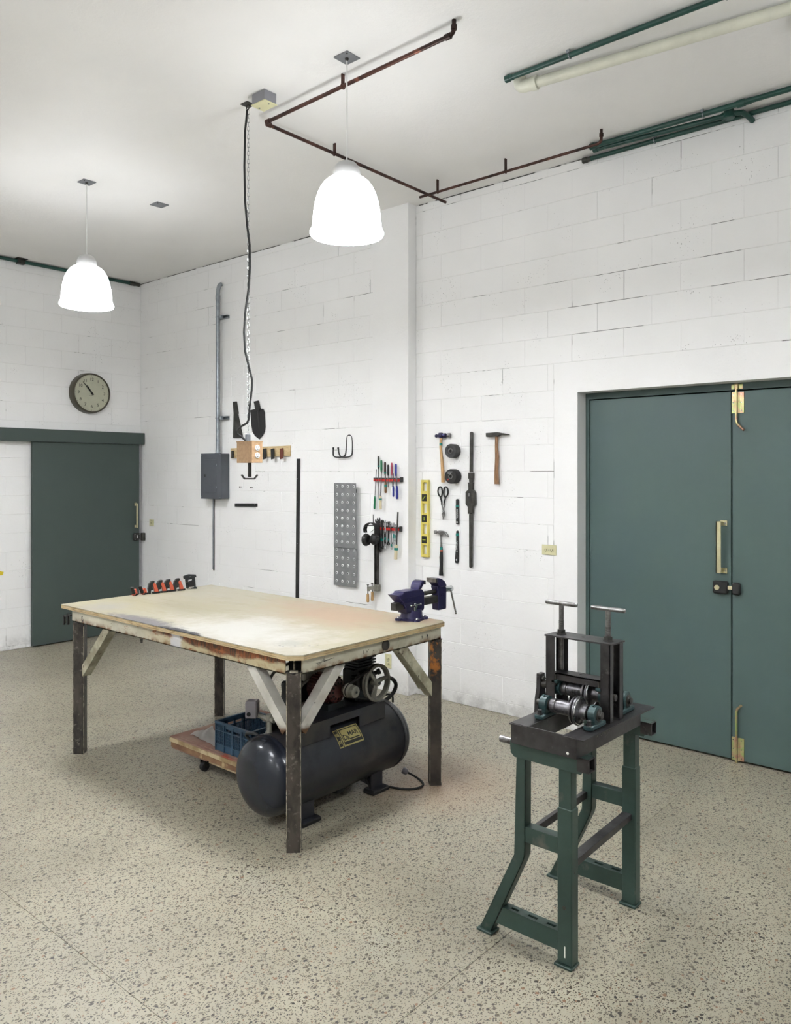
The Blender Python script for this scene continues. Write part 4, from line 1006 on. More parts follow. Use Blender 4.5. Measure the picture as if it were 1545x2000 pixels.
H3 = [(3.7031,1.2718),(3.7031,1.2216),(3.7015,1.1778),(3.7007,1.1403),(3.7031,1.0962),(3.7015,1.0399),(3.7047,0.9957),(3.7047,0.9569),(3.77,1.2999),(3.77,1.2759),(3.7492,1.2745),(3.7428,1.2836),(3.7253,1.2807),(3.7094,1.2652),(3.6936,1.266),(3.6834,1.2778),(3.6653,1.2763),(3.6481,1.2672),(3.6294,1.2507),(3.6388,1.2739),(3.6559,1.2917),(3.6834,1.3004),(3.711,1.3028),(3.7348,1.2979),(3.7468,1.2935),(3.7508,1.3009),(3.7023,1.174),(3.7015,1.154),(3.7007,1.1415)]
t = thing('claw_hammer', 'claw hammer with bare steel neck and black rubber grip', 'hammer', K(H3[0], 0))
handle(t, H3[0:3], [.009, .0075, .0095], 'rawsteel', name='neck')
handle(t, [H3[2], H3[3], H3[4], H3[5], H3[6], H3[7]], [.0105, .012, .0155, .014, .016, .0185], 'blackrub', th=.03, name='grip')
plate(H3[8:26], .014, .034).build('head', 'rawsteel', t, bevel=.004)
MB().cyl(K(H3[26], .024), K(H3[27], .024), .0115, n=14).build('tape_band', 'bandteal', t)
MB().cyl(K(H3[27], .024), K(H3[28], .024), .0118, n=14).build('orange_ring', 'orange', t)

def roundp(p):
    n = len(p); o = []
    for i in range(n):
        a, b = p[i], p[(i+1) % n]; o += [tuple(x*.75+y*.25 for x, y in zip(a, b)), tuple(x*.25+y*.75 for x, y in zip(a, b))]
    return o
# grinding wheels, snips, die stock, flat wrenches
def wheel(label, c, mat, r, depth, tp=None):
    y, z = c
    t = thing('grinding_wheel', label, 'grinding wheel', (XW, y, z), 'grinding wheels on the wall')
    wv = MB().lathe((XW-.002, y, z), (-1, 0, 0), [(0, r*.95), (.006, r), (depth-.006, r), (depth, r*.97), (depth, r*.62), (depth-.004, r*.60), (depth-.004, .012)], 40).build('wheel', mat, t)
    MB().lathe((XW-depth-.002+.004, y, z), (-1, 0, 0), [(0, .020), (.004, .020), (.0045, .013), (.001, .012)], 20, cap=False).build('bushing', 'rawsteel', wv)
    MB().cyl((XW-depth+.006, y, z), (XW-depth-.0006, y, z), .0115, n=18).build('bore', 'black', wv)
    return t, wv
G1 = [(3.585,1.909),(3.5804,1.7176)]
wheel('thick dark grey grinding wheel on a peg, the upper of the two', G1[0], 'stone', .053, .062)
t, wv = wheel('thick black grinding wheel with printed lettering, the lower of the two', G1[1], 'stone2', .055, .068)
y, z = G1[1]; xf = XW-.0705
lb = MB().lathe((xf+.001, y, z), (-1, 0, 0), [(0, .044), (.0008, .044), (.0010, .020)], 32, cap=False).build('paper_label', 'ink', wv)
text('FAST CUT', .010, 'inkwhite', lb, (xf-.0002, y+.004, z+.033), (0, -1, 0), (0, 0, 1), 'lettering', .0003)
text('METAL', .010, 'inkwhite', lb, (xf-.0002, y+.010, z+.022), (0, -1, 0), (0, 0, 1), 'lettering', .0003)
MB().prism([(y+.028, z-.020), (y+.018, z-.016), (y+.016, z-.026), (y+.026, z-.030)], lambda a, b, d: (xf-d, a, b), 0, .0006).build('red_mark', 'red', lb)
SN = [(3.7174,1.6385),(3.7348,1.6289),(3.742,1.6036),(3.7364,1.5785),(3.7174,1.5569),(3.7031,1.5666),(3.6984,1.598),(3.7031,1.6261),(3.6622,1.6392),(3.6442,1.6288),(3.6372,1.599),(3.6442,1.574),(3.6638,1.5549),(3.6779,1.5671),(3.681,1.5983),(3.6755,1.6265),(3.7174,1.5506),(3.7071,1.5037),(3.6913,1.4603),(3.6834,1.4449),(3.6653,1.5517),(3.6677,1.5048),(3.6795,1.4638),(3.6936,1.4415),(3.7047,1.4442),(3.6858,1.3841),(3.6732,1.4296)]
t = thing('tin_snips', 'tin snips with black loop handles, hung blades down', 'snips', (XW, *ctr(SN)))
MB().tube([K(p, .016) for p in roundp(SN[0:8])], .0058, 8, closed=True).build('handle', 'blackrub', t, smooth=80)
MB().tube([K(p, .022) for p in roundp(SN[8:16])], .0058, 8, closed=True).build('handle', 'blackrub', t, smooth=80)
j1 = [(3.7142,1.5569),(3.7031,1.5227),(3.7015,1.4976),(3.6952,1.5479),(3.7094,1.5037),(3.6968,1.4664),(3.6834,1.4418),(3.6889,1.384),(3.6677,1.4236),(3.6716,1.4484),(3.6622,1.558),(3.6732,1.5234),(3.6779,1.4983),(3.6834,1.5419),(3.6653,1.4986),(3.6779,1.467),(3.6913,1.4447),(3.7031,1.4286),(3.6936,1.3976)]
MB().tube([K(p, .018) for p in (j1[0], j1[1], j1[2])], [.006, .0065, .0055], 8).build('grip', 'blackrub', t, smooth=80)
MB().tube([K(p, .022) for p in (j1[10], j1[11], j1[12])], [.006, .0065, .0055], 8).build('grip', 'blackrub', t, smooth=80)
plate([j1[1], j1[4], j1[5], j1[16], j1[17], j1[18], j1[7], j1[6]], .014, .019).build('blade', 'rawsteel', t, bevel=.001)
plate([j1[11], j1[14], j1[15], j1[9], j1[8], j1[7], j1[16]], .020, .025).build('blade', 'rawsteel', t, bevel=.001)
pv = [(3.6858,1.448)][0]
MB().cyl(K(pv, .012), K(pv, .029), .006, n=12).build('pivot', 'chrome', t)
DS = [(3.4334,2.0404),(3.4289,2.0481),(3.42,2.0503),(3.4111,2.0475),(3.4074,2.0395),(3.4111,1.7485),(3.4364,1.7485),(3.4438,1.7454),(3.4007,1.7455),(3.4022,1.7),(3.4438,1.6998),(3.4393,1.6998),(3.4067,1.7),(3.4081,1.6727),(3.4364,1.6724),(3.4483,1.6723),(3.4037,1.6727),(3.4074,1.6575),(3.4074,1.6212),(3.386,1.6033),(3.383,1.5127),(3.4037,1.4909),(3.4052,1.4515),(3.4037,1.4406),(3.4483,1.4391),(3.4468,1.4501),(3.4468,1.4897),(3.4678,1.5104),(3.4678,1.602),(3.4423,1.6207),(3.4438,1.6572),(3.4408,1.4393),(3.4089,1.4404),(3.4126,1.0447),(3.4259,1.0364),(3.4393,1.0426),(3.4438,1.5993),(3.42,1.5997),(3.42,1.5542),(3.4438,1.5537)]
t = thing('die_stock', 'long black die stock bar with a wide holder in its middle', 'die stock', (XW, *ctr(DS)))
plate(DS[0:7], .014, .030).build('bar', 'gunmetal', t, bevel=.005)
plate(DS[7:11], .010, .036).build('collar', 'gunmetal', t, bevel=.004)
plate(DS[11:15], .014, .032).build('neck', 'gunmetal', t, bevel=.003)
ho = plate(DS[15:31], .008, .036).build('holder', 'gunmetal', t, bevel=.004)
plate(DS[36:40], .030, .0375).build('die_window', 'blackpaint', ho)
s_ = [(3.4408,1.5933),(3.4215,1.5936),(3.4215,1.5693),(3.4408,1.5689)]
plate(s_, .030, .039).build('die', 'rawsteel', ho)
plate(DS[31:36], .014, .030).build('bar', 'gunmetal', t, bevel=.005)
def flatkey(label, P, band, words, tsize, tz):
    t = thing('spanner_key', label, 'key', (XW, *ctr(P)))
    bd = plate(P, .006, .013).build('body', 'blackpaint', t, bevel=.0015)
    plate(band, .0055, .0138).build('tape_band', 'bandteal', t)
    c = ctr(P)
    text(words, tsize, 'inkwhite', bd, WR(tz[0], tz[1], .0135), (0, 0, -1), (0, -1, 0), 'lettering', .0003, .0003)
    h_ = tz[2]; MB().lathe(WR(h_[0], h_[1], .0128), (-1, 0, 0), [(0, .0042), (0, .0068), (.0012, .0068), (.0012, .0)], 14).build('hole', 'inkwhite', bd)
    return t
F1 = [(3.5726,1.5409),(3.5665,1.5466),(3.5527,1.5469),(3.5465,1.5384),(3.545,1.4644),(3.5435,1.3625),(3.5496,1.3542),(3.5665,1.3535),(3.5718,1.3613),(3.5741,1.4634),(3.5734,1.5006),(3.5458,1.5026),(3.545,1.4866),(3.5734,1.4845),(3.5611,1.436),(3.5603,1.3711)]
flatkey('shorter black flat wrench with white lettering, upper of two, beside the snips', F1[0:10], F1[10:14], 'MAKITA', .019, (F1[14][0], F1[14][1], F1[15]))
F2 = [(3.5695,1.3013),(3.5634,1.3091),(3.5542,1.3083),(3.5488,1.2987),(3.5496,1.2171),(3.5465,1.1308),(3.5481,1.0689),(3.5588,1.0606),(3.5741,1.0607),(3.5834,1.0693),(3.5772,1.1411),(3.5711,1.2158),(3.5718,1.287),(3.5481,1.2882),(3.5481,1.2678),(3.5718,1.2665),(3.5657,1.1883),(3.5657,1.0861)]
flatkey('longer black flat wrench with white lettering, lower of two, beside the claw hammer', F2[0:12], F2[12:16], 'DEWALT', .021, (F2[16][0], F2[16][1], F2[17]))

# ============================================================ WORKBENCH
BX0, BX1, BY0, BY1, TZ = 2.416, 3.566, 2.695, 4.902, .910
t = bench = thing('workbench', 'big steel workbench with a stained plywood top and chipped white braces', 'workbench', (3.0, 3.8, 0))
out = [(BX0, BY1), (BX0, 2.748), (2.470, BY0), (3.535, BY0), (BX1, 2.735), (BX1, BY1)]
def slabz(b, pts, z0, z1): return b.prism(pts, lambda a, c, d: (a, c, d), z0, z1)
top = slabz(MB(), out, TZ-.004, TZ).build('tabletop', 'benchtop', t, smooth=0)
def inset(pts, e):
    cx_, cy_ = 3.0, 3.8; return [(x+(e if x < cx_ else -e), y+(e if y < cy_ else -e)) for x, y in pts]
for k in range(4):   # plywood layers seen along the edge
    slabz(MB(), inset(out, .001 if k % 2 else -.0003), TZ-.004-.0052*(k+1), TZ-.004-.0052*k).build('plywood_layer', 'plyedge' if k % 2 == 0 else 'wood', top, smooth=0)
c = MB()
for x_, y_ in ((2.53, 2.905), (2.575, 2.87), (2.535, 2.935), (2.62, 2.79), (2.66, 2.80), (2.625, 2.82)): c.lathe((x_, y_, TZ-.001), (0, 0, 1), [(0, .007), (.0015, .0055)], 10)
c.build('screw_head', 'rawsteel', top)
AZ0, AZ1 = .812, .885     # apron height (rail), thin angle above
def rail_c(b, p0, p1, inner):
    """channel section rail between two plan points, lips pointing to 'inner'"""
    p0 = Vector((*p0, 0)); p1 = Vector((*p1, 0)); n = Vector((*inner, 0)); up = Vector((0, 0, 1)); m = (AZ0+AZ1)/2*up
    b.bar(p0+n*.003+m, p1+n*.003+m, .006, AZ1-AZ0); b.bar(p0+n*.02+up*(AZ1-.003), p1+n*.02+up*(AZ1-.003), .040, .006); b.bar(p0+n*.02+up*(AZ0+.003), p1+n*.02+up*(AZ0+.003), .040, .006)
    return b
rail_c(MB(), (2.437, 4.80), (2.437, 2.785), (1, 0)).build('rail', 'apron', t, 'rust-streaked white steel rail on the long near side', bevel=.001)
rail_c(MB(), (2.492, 2.728), (3.545, 2.728), (0, 1)).build('rail', 'apron', t, bevel=.001)
rail_c(MB(), (3.545, 2.80), (3.545, 4.80), (-1, 0)).build('rail', 'apron', t, bevel=.001)
rail_c(MB(), (2.50, 4.80), (3.50, 4.80), (0, -1)).build('rail', 'apron', t, bevel=.001)
MB().box(2.437, 3.545, 2.73, 4.80, AZ1, TZ-.0248).build('backing_board', 'dollyply', t, smooth=0)
MB().lathe((3.073, 2.7275, .852), (0, -1, 0), [(0, .028), (.006, .027), (.011, .020), (.012, .006)], 24).build('magnet_disc', 'gunmetal', t, 'round dark disc stuck on the rail')
MB().lathe((2.437, 4.0, .808), (0, 0, -1), [(0, .008), (.02, .006)], 8).build('bolt_end', 'gunmetal', t)
# painted marks on the short rail
mk = MB()
for a, b_ in (((2.905, .852), (2.905, .836)), ((2.925, .852), (2.933, .838)), ((2.933, .838), (2.945, .852)), ((2.63, .850), (2.70, .853)), ((2.58, .846), (2.66, .848))):
    mk.bar((a[0], 2.7275, a[1]), (b_[0], 2.7275, b_[1]), .0016, .002, (0, 1, 0))
mk.build('pen_marks', 'ink', t, smooth=0)
def leg(x, y, z1, mat, open_top=False):
    b = MB(); h = .034*1.414; r = .0035
    # square tube turned 45 degrees, its corners rounded
    pts = []
    for k in range(4):
        a = PI/2*k
        for e in (-1, 1):
            d = Vector((math.cos(a), math.sin(a), 0)); tn = Vector((-d.y, d.x, 0)); pts.append((x+d.x*(h-r)+tn.x*r*e, y+d.y*(h-r)+tn.y*r*e))
    slabz(b, pts, 0, z1); lg = b.build('leg', mat, t, smooth=20)
    e_ = MB()
    for k in (2, 3, 1):
        a = PI/2*k; d = Vector((math.cos(a), math.sin(a), 0))
        zz = 0.0
        while zz < z1-.03:                      # worn corner, bare in stretches
            l = random.uniform(.06, .3); e_.cyl((x+d.x*(h-.0035), y+d.y*(h-.0035), zz), (x+d.x*(h-.0035), y+d.y*(h-.0035), min(z1, zz+l)), random.uniform(.0017, .0024), n=6); zz += l+random.uniform(.0, .006)
    e_.build('worn_corner', 'edge', lg, smooth=0)['kind'] = 'stuff'
    MB().box(x-.03, x+.03, y-.03, y+.03, z1-.004, z1+.0005).build('cap', 'darksteel', lg)
    return lg
leg(2.468, 2.758, AZ0+.012, 'legsteel'); leg(2.452, 4.728, AZ0, 'legsteel'); leg(3.512, 2.745, AZ0, 'legrust'); leg(3.485, 4.69, AZ0, 'legsteel')
MB().box(2.482, 2.488, 2.772, 2.778, AZ0, AZ1).build('corner_strip', 'edge', t, smooth=0)
MB().box(2.50, 2.54, 2.785, 2.83, AZ0, AZ1).build('corner_block', 'black', t, smooth=0)  # black fill for the dark inside of the open rail corner
MB().lathe((2.468, 2.758, AZ0+.008), (0, 0, 1), [(0, .030), (.006, .026)], 4).build('corner_weld', 'edge', t, smooth=0)
def brace(p, q, mat, side):
    """angle-section knee brace from leg point p up to rail point q"""
    p = Vector(p); q = Vector(q); d = (q-p).normalized(); s = Vector(side)
    b = MB(); up = d.cross(s).normalized()
    if up.z < 0: up = -up
    b.bar(p, q, .054, .005, s)                # flat face outward
    for e in (-1, 1): b.bar(p-s*.026+up*.025*e, q-s*.026+up*.025*e, .004, .052, s)
    return b.build('knee_brace', mat, t, bevel=.0008)
brace((2.447, 2.795, .545), (2.447, 3.055, .822), 'brace', (-1, 0, 0))
brace((2.502, 2.738, .545), (2.765, 2.738, .822), 'brace', (0, -1, 0))
brace((2.447, 4.70, .50), (2.447, 4.39, .818), 'braceold', (-1, 0, 0))
brace((3.495, 2.738, .515), (3.212, 2.738, .818), 'braceold', (0, -1, 0))
brace((3.51, 2.80, .545), (3.51, 3.06, .822), 'braceold', (1, 0, 0)); brace((3.48, 4.65, .545), (3.48, 4.38, .822), 'braceold', (1, 0, 0))
MB().box(3.25, 3.45, 4.70, 4.735, .775, .812).build('wood_cleat', 'dollyply', t)
# steel hooks hung on the left end
for k, (yy, dz) in enumerate(((4.885, 0), (4.835, .012))):
    t_ = thing('hanging_clamp', ['small black clamp hung on the bench end, the outer of two', 'small black clamp hung on the bench end, against the leg'][k], 'clamp', (2.43, yy, .84), 'clamps hung on the bench end')
    MB().box(2.425, 2.437, yy-.035, yy+.012, .832+dz, .842+dz).box(2.425, 2.437, yy-.0, yy+.012, .778+dz*.5, .842+dz, c=.002).build('frame', 'blackpaint', t_)
    MB().cyl((2.431, yy-.012, .79), (2.431, yy-.012, .835), .004, n=8).build('screw', 'gunmetal', t_)

# ------------------------------------------------------------ spring clamps on the far edge
def spring_clamp(x, y, rz, lie, label):
    t = thing('spring_clamp', label, 'clamp', (x, y, TZ), 'orange spring clamps')
    C0 = Vector((x, y, TZ)); ca, sa = math.cos(rz), math.sin(rz)
    def T(a, b, c):
        return C0+Vector((a*ca-b*sa, a*sa+b*ca, c))
    # profile in the a-c plane: black jaws closing at the foot, orange arched lever
    def prof(pts, b0, b1, nm, mt, par):
        m = MB().prism(pts, lambda a, c, d: T(a, d, c), b0, b1); return m.build(nm, mt, par, bevel=.002)
    if not lie:
        prof([(-.034, 0), (-.020, 0), (-.018, .024), (-.002, .026), (-.006, .062), (.008, .082), (.004, .089), (-.016, .086), (-.032, .068), (-.038, .036)], -.014, .014, 'jaw', 'blackpaint', t)
        prof([(.008, .010), (.004, .034), (-.004, .058), (-.008, .074), (.004, .080), (.016, .066), (.027, .040), (.036, .010)], -.010, .010, 'lever', 'orange', t)
        prof([(-.006, 0), (.046, 0), (.046, .012), (-.006, .010)], -.013, .013, 'foot_pad', 'blackrub', t)
        MB().cyl(T(-.006, -.016, .045), T(-.006, .016, .045), .006, n=10).build('pivot', 'gunmetal', t)
    else:
        prof([(-.010, .004), (.0, .040), (.014, .046), (.030, .034), (.040, .006), (.028, .004), (.018, .018), (.006, .004)], -.008, .014, 'lever', 'orange', t)
        prof([(.004, 0), (.048, 0), (.048, .010), (.004, .010)], -.012, .012, 'foot_pad', 'blackrub', t)
        prof([(-.040, .060), (-.030, .064), (-.002, .020), (-.012, .010)], -.012, .010, 'jaw', 'blackpaint', t)
    return t
sc = [(2.905, 4.86, .6, 1, 'orange spring clamp lying over, leftmost on the far bench edge'), (2.965, 4.85, .4, 1, 'orange spring clamp lying over, second from the left'),
      (3.045, 4.85, -.25, 0, 'standing orange spring clamp, first of the upright four from the left'), (3.105, 4.845, -.25, 0, 'standing orange spring clamp, second of the upright four'),
      (3.165, 4.84, -.25, 0, 'standing orange spring clamp, third of the upright four'), (3.235, 4.83, -.25, 0, 'standing orange spring clamp, rightmost of the upright four')]
for a in sc: spring_clamp(*a)
# black cast jig / corner clamp
t = thing('corner_clamp', 'black cast clamp standing on the far bench edge right of the orange clamps', 'clamp', (3.345, 4.85, TZ))
T = lambda a, c, d: Vector((3.345+a*.8+d*.5, 4.85-a*.6+d*.8, TZ+c))
MB().prism([(-.050, .088), (-.046, .074), (-.036, .070), (-.032, .030), (-.028, .008), (-.018, 0), (-.008, .010), (-.012, .030), (-.014, .064), (.012, .070), (.012, .034), (.024, .034), (.030, .012), (.006, .004), (.006, 0), (.048, 0), (.048, .008), (.040, .012), (.036, .060), (.034, .082), (.044, .084), (.040, .100), (-.010, .104), (-.040, .096)],
           T, -.012, .012).build('frame', 'castiron', t, bevel=.002)
MB().prism([(-.014, .012), (.030, .016), (.034, .050), (.012, .060), (-.010, .052)], T, -.016, .018).build('slider', 'blackpaint', t, bevel=.002)
MB().cyl(T(-.030, .048, -.02), T(.036, .048, .02), .0045, n=8).build('screw', 'gunmetal', t)
MB().bar(T(.002, .086, -.03), T(.002, .086, .03), .010, .010).build('cross_bar', 'castiron', t)

# ------------------------------------------------------------ bench vise (jaws open towards the double door)
t = thing('bench_vise', 'purple bench vise bolted to the right corner of the workbench', 'vise', (3.46, 2.88, TZ))
VY = 2.885
V = lambda a, b, d: (a, VY+d, b)
Vp = lambda pts, d0, d1: MB().prism(pts, V, d0, d1)
z0 = TZ
bs = MB().lathe((3.475, VY, z0), (0, 0, 1), [(0, .074), (.012, .074), (.016, .066), (.030, .062), (.040, .062), (.060, .056)], 28)
bs.build('swivel_base', 'purple', t, smooth=40)
b = MB()
for a in (0.5, 2.6, 4.3, 5.6): 
    p = Vector((3.475+.082*math.cos(a), VY+.070*math.sin(a), 0)); b.lathe((p.x, p.y, z0), (0, 0, 1), [(0, .022), (.012, .020)], 14)
b.build('base_lug', 'purple', t)
b = MB()
for a in (0.5, 2.6, 4.3, 5.6): b.lathe((3.475+.086*math.cos(a), VY+.074*math.sin(a), z0+.012), (0, 0, 1), [(0, .010), (.003, .010), (.003, .007), (.009, .006)], 8)
b.build('bolt', 'chrome', t)
fb = Vp([(3.305, z0+.160), (3.322, z0+.156), (3.360, z0+.163), (3.362, z0+.172), (3.460, z0+.172), (3.530, z0+.168), (3.548, z0+.150), (3.548, z0+.060), (3.540, z0+.046), (3.395, z0+.046), (3.385, z0+.080), (3.355, z0+.118)], -.036, .036).build('fixed_body', 'purple', t, bevel=.005)
Vp([(3.500, z0+.165), (3.506, z0+.188), (3.516, z0+.206), (3.532, z0+.217), (3.552, z0+.216), (3.556, z0+.203), (3.540, z0+.188), (3.525, z0+.170)], -.034, .034).build('fixed_jaw', 'purple', fb, bevel=.006)
Vp([(3.548, z0+.194), (3.560, z0+.194), (3.560, z0+.216), (3.548, z0+.218)], -.036, .036).build('jaw_plate', 'rawsteel', fb, bevel=.001)
b = MB()
for zz in (.076, .104, .132): b.box(3.38 if zz < .1 else 3.352, 3.542, VY-.0375, VY+.0375, z0+zz, z0+zz+.0035)
b.build('rib', 'purple', fb)
sl_ = MB().box(3.315, 3.70, VY-.021, VY+.021, z0+.070, z0+.112, c=.003).build('slide_bar', 'gunmetal', t)
mb_ = Vp([(3.694, z0+.030), (3.699, z0+.024), (3.768, z0+.024), (3.772, z0+.030), (3.774, z0+.150), (3.762, z0+.164), (3.750, z0+.160), (3.742, z0+.168), (3.680, z0+.168), (3.690, z0+.140)], -.024, .024).build('moving_body', 'purple', t, bevel=.005)
Vp([(3.702, z0+.160), (3.684, z0+.180), (3.668, z0+.194), (3.668, z0+.216), (3.686, z0+.217), (3.716, z0+.210), (3.744, z0+.194), (3.760, z0+.174), (3.764, z0+.160)], -.034, .034).build('moving_jaw', 'purple', mb_, bevel=.005)
Vp([(3.657, z0+.194), (3.669, z0+.190), (3.669, z0+.217), (3.655, z0+.217)], -.036, .036).build('jaw_plate', 'rawsteel', mb_, bevel=.001)
text('2 5', .028, 'purple', mb_, (3.733, VY-.025, z0+.112), (1, 0, 0), (0, 0, 1), 'cast_number', .0022)
b = MB().cyl((3.54, VY, z0+.135), (3.70, VY, z0+.135), .012, n=16); b.torus((3.60, VY, z0+.135), (1, 0, 0), .0115, .002, 14, 5); b.torus((3.58, VY, z0+.135), (1, 0, 0), .0115, .002, 14, 5)
b.build('lead_screw', 'gunmetal', t)
MB().lathe((3.76, VY, z0+.135), (1, 0, 0), [(0, .017), (.010, .017), (.012, .0175), (.092, .0175), (.096, .015)], 20).build('screw_head', 'chrome', t)
MB().cyl((3.832, VY-.012, z0+.128), (3.868, VY-.022, z0-.010), .0055, n=12).sphere((3.869, VY-.022, z0-.013), .008).build('handle', 'chrome', t)
b = MB().cyl((3.447, VY-.036, z0+.085), (3.447, VY-.060, z0+.085), .010, n=12); b.cyl((3.405, VY-.055, z0+.092), (3.490, VY-.055, z0+.092), .003, n=8); b.sphere((3.405, VY-.055, z0+.092), .0052); b.sphere((3.490, VY-.055, z0+.092), .0052); b.box(3.438, 3.456, VY-.052, VY-.036, z0+.055, z0+.100, c=.002)
b.build('swivel_lock', 'chrome', t)

# ============================================================ COMPRESSOR
TX0, TX1, TY, TZc, TR = 2.559, 3.380, 3.047, .248, .195
t = comp = thing('air_compressor', 'dark horizontal-tank air compressor under the workbench', 'compressor', (2.97, TY, 0))
MB().lathe((TX0, TY, TZc), (1, 0, 0), [(0, TR), (TX1-TX0, TR)], 64, cap=False).build('tank', 'tank', t, smooth=60)
def cap_(x, s, mat):
    pr = [(-.004, TR+.0022), (.012, TR+.0022), (.014, TR)]+[(.014+.096*math.sin(a), TR*math.cos(a)**.75) for a in [PI/2*k/12 for k in range(1, 12)]]+[(.111, .004)]
    return MB().lathe((x, TY, TZc), (s, 0, 0), pr, 64).build('tank_end', mat, t, smooth=50)
e0 = cap_(TX0, -1, 'tankend'); cap_(TX1, 1, 'tank')
MB().lathe((TX1+.10, TY, TZc), (1, 0, 0), [(0, .030), (.022, .028), (.026, .018)], 14).build('plug', 'castiron', t)
MB().tube([(2.575, 3.20, .375), (2.560, 3.225, .405), (2.556, 3.215, .420), (2.556, 3.15, .432), (2.558, 3.125, .424), (2.585, 3.10, .395)], .008, 10).build('lift_handle', 'castiron', t, smooth=80)
for fx in (2.70, 3.215):
    for sy in (-1, 1):
        b = MB(); yb = TY+sy*.125
        b.bar((fx, TY+sy*.07, .10), (fx, yb, .02), .012, .085, (1, 0, 0)); b.box(fx-.045, fx+.045, yb-.006, yb+.006, .02, .115); b.bar((fx-.05, TY+sy*.05, .085), (fx+.01, yb, .03), .05, .008, (0, 1, 0))
        b.box(fx-.055, fx+.06, yb-.035, yb+.035, .018, .024)
        f = b.build('foot', 'tank', t); MB().box(fx-.062, fx+.066, yb-.040, yb+.040, 0, .019, c=.004).build('foot_pad', 'blackrub', f)
MB().lathe((3.02, TY-.02, .055), (0, 0, -1), [(0, .04), (.02, .04), (.02, .02), (.03, .02)], 8).build('drain_boss', 'castiron', t)
MB().lathe((2.60, 3.10, .062), (0, 0, -1), [(0, .008), (.02, .008), (.022, .012), (.034, .012)], 10).build('drain_valve', 'castiron', t)
# saddle platform with its cut-out
sy0 = TY-.135; top_z = .487
prof = [(2.655, .39), (2.655, .485), (2.74, .487), (3.275, .487), (3.275, .395), (3.07, .39), (3.07, .450), (2.85, .450), (2.85, .39)]
b = MB(); b.prism(prof, lambda a, c, d: (a, d, c), sy0-.003, sy0+.003); b.prism(prof, lambda a, c, d: (a, d, c), TY+.132, TY+.138); b.box(2.655, 3.275, sy0, TY+.135, top_z-.006, top_z); b.box(3.272, 3.278, sy0, TY+.135, .39, top_z)
b.build('platform', 'tank', t)
# name plate bent round the tank
def ontank(x, a, off=.0012): return (x, TY-math.cos(a)*(TR+off), TZc+math.sin(a)*(TR+off))
def tank_patch(x0, x1, a0, a1, off, nm, mt, par, skew=.0, n=10, rnd=0):
    vs = []; fs = []
    for k in range(n+1):
        a = a0+(a1-a0)*k/n
        cut = 0
        for x in (x0+cut, x1-cut): vs.append(ontank(x, a, off))
    for k in range(n): fs.append((2*k, 2*k+1, 2*k+3, 2*k+2))
    m = len(vs); vs += [ontank(v[0], math.atan2(v[2]-TZc, TY-v[1]), off-.0012) for v in vs]
    fs += [(m+2*k, m+2*k+2, m+2*k+3, m+2*k+1) for k in range(n)]
    fs += [(2*k, 2*k+2, m+2*k+2, m+2*k) for k in range(n)]+[(2*k+1, m+2*k+1, m+2*k+3, 2*k+3) for k in range(n)]+[(0, m, m+1, 1), (2*n, 2*n+1, m+2*n+1, m+2*n)]
    return MB().add(vs, fs).build(nm, mt, par, smooth=60)
LX0, LX1 = 2.888, 3.062; A0, A1 = math.radians(25), math.radians(54)
pl = tank_patch(LX0+.03, LX1, A0, A1, .0022, 'name_plate', 'label', t)
pl['label'] = 'gold name plate with black lettering'
tank_patch(LX0+.036, LX1-.006, A0+.04, A1-.035, .0027, 'plate_border', 'ink', pl)
tank_patch(LX0+.040, LX1-.011, A0+.12, A1-.06, .0032, 'plate_field', 'label', pl)
tank_patch(LX0+.082, LX1-.020, A0+.14, A0+.17, .0037, 'underline', 'ink', pl)
tank_patch(LX0-.003, LX0+.024, A0, A1-.01, .0022, 'serial_plate', 'label', t); q_ = COL.objects[-1]
tank_patch(LX0, LX0+.021, A0+.03, A1-.04, .0027, 'serial_field', 'ink', q_)
def tank_text(s, size, x, a, par, mt='ink', nm='lettering', bold=.0006, off=.0036):
    o = text(s, size, mt, par, (0, 0, 0), (1, 0, 0), (0, 0, 1), nm, .0002, bold)
    og = Vector(par['o'])
    for v in o.data.vertices:
        p = v.co+og; aa = a+(p.z)/TR; q = ontank(x+p.x, aa, off+(.0003 if p.y < 0 else 0)); v.co = Vector(q)-og
    return o
tank_text('D', .040, LX0+.055, A0+.22, pl); tank_text('A', .026, LX0+.075, A0+.19, pl); tank_text('MAR', .035, LX0+.117, A0+.29, pl)
tank_text('5B', .022, LX0+.010, A0+.34, q_, 'label', 'serial_text'); tank_text('03', .020, LX0+.010, A0+.15, q_, 'label', 'serial_text')
# motor, pulley, belt, pump, flywheel
mx, mz, my = 2.985, .585, 3.03
b = MB().lathe((mx, my-.05, mz), (0, 1, 0), [(0, .030), (.006, .052), (.014, .064), (.03, .068), (.17, .068), (.185, .062), (.195, .045)], 32)
mo = b.build('motor', 'motorred', t, 'red electric motor', smooth=40)
b = MB()
for k in range(28):
    a = 2*PI*k/28; u = Vector((math.cos(a), 0, math.sin(a)))
    b.bar(Vector((mx, my-.018, mz))+u*.072, Vector((mx, my+.115, mz))+u*.072, .003, .012, u)
b.build('cooling_fin', 'motorred', mo, smooth=0)['kind'] = 'stuff'
b = MB()
for k in range(12):
    a = 2*PI*k/12; u = Vector((math.cos(a), 0, math.sin(a))); b.bar(Vector((mx, my-.047, mz))+u*.035, Vector((mx, my-.037, mz))+u*.060, .010, .006, (0, 1, 0))
b.build('vent_slot', 'black', mo, smooth=0)['kind'] = 'stuff'
MB().box(mx-.06, mx+.06, my-.03, my+.12, top_z, .522).build('motor_foot', 'castiron', mo)
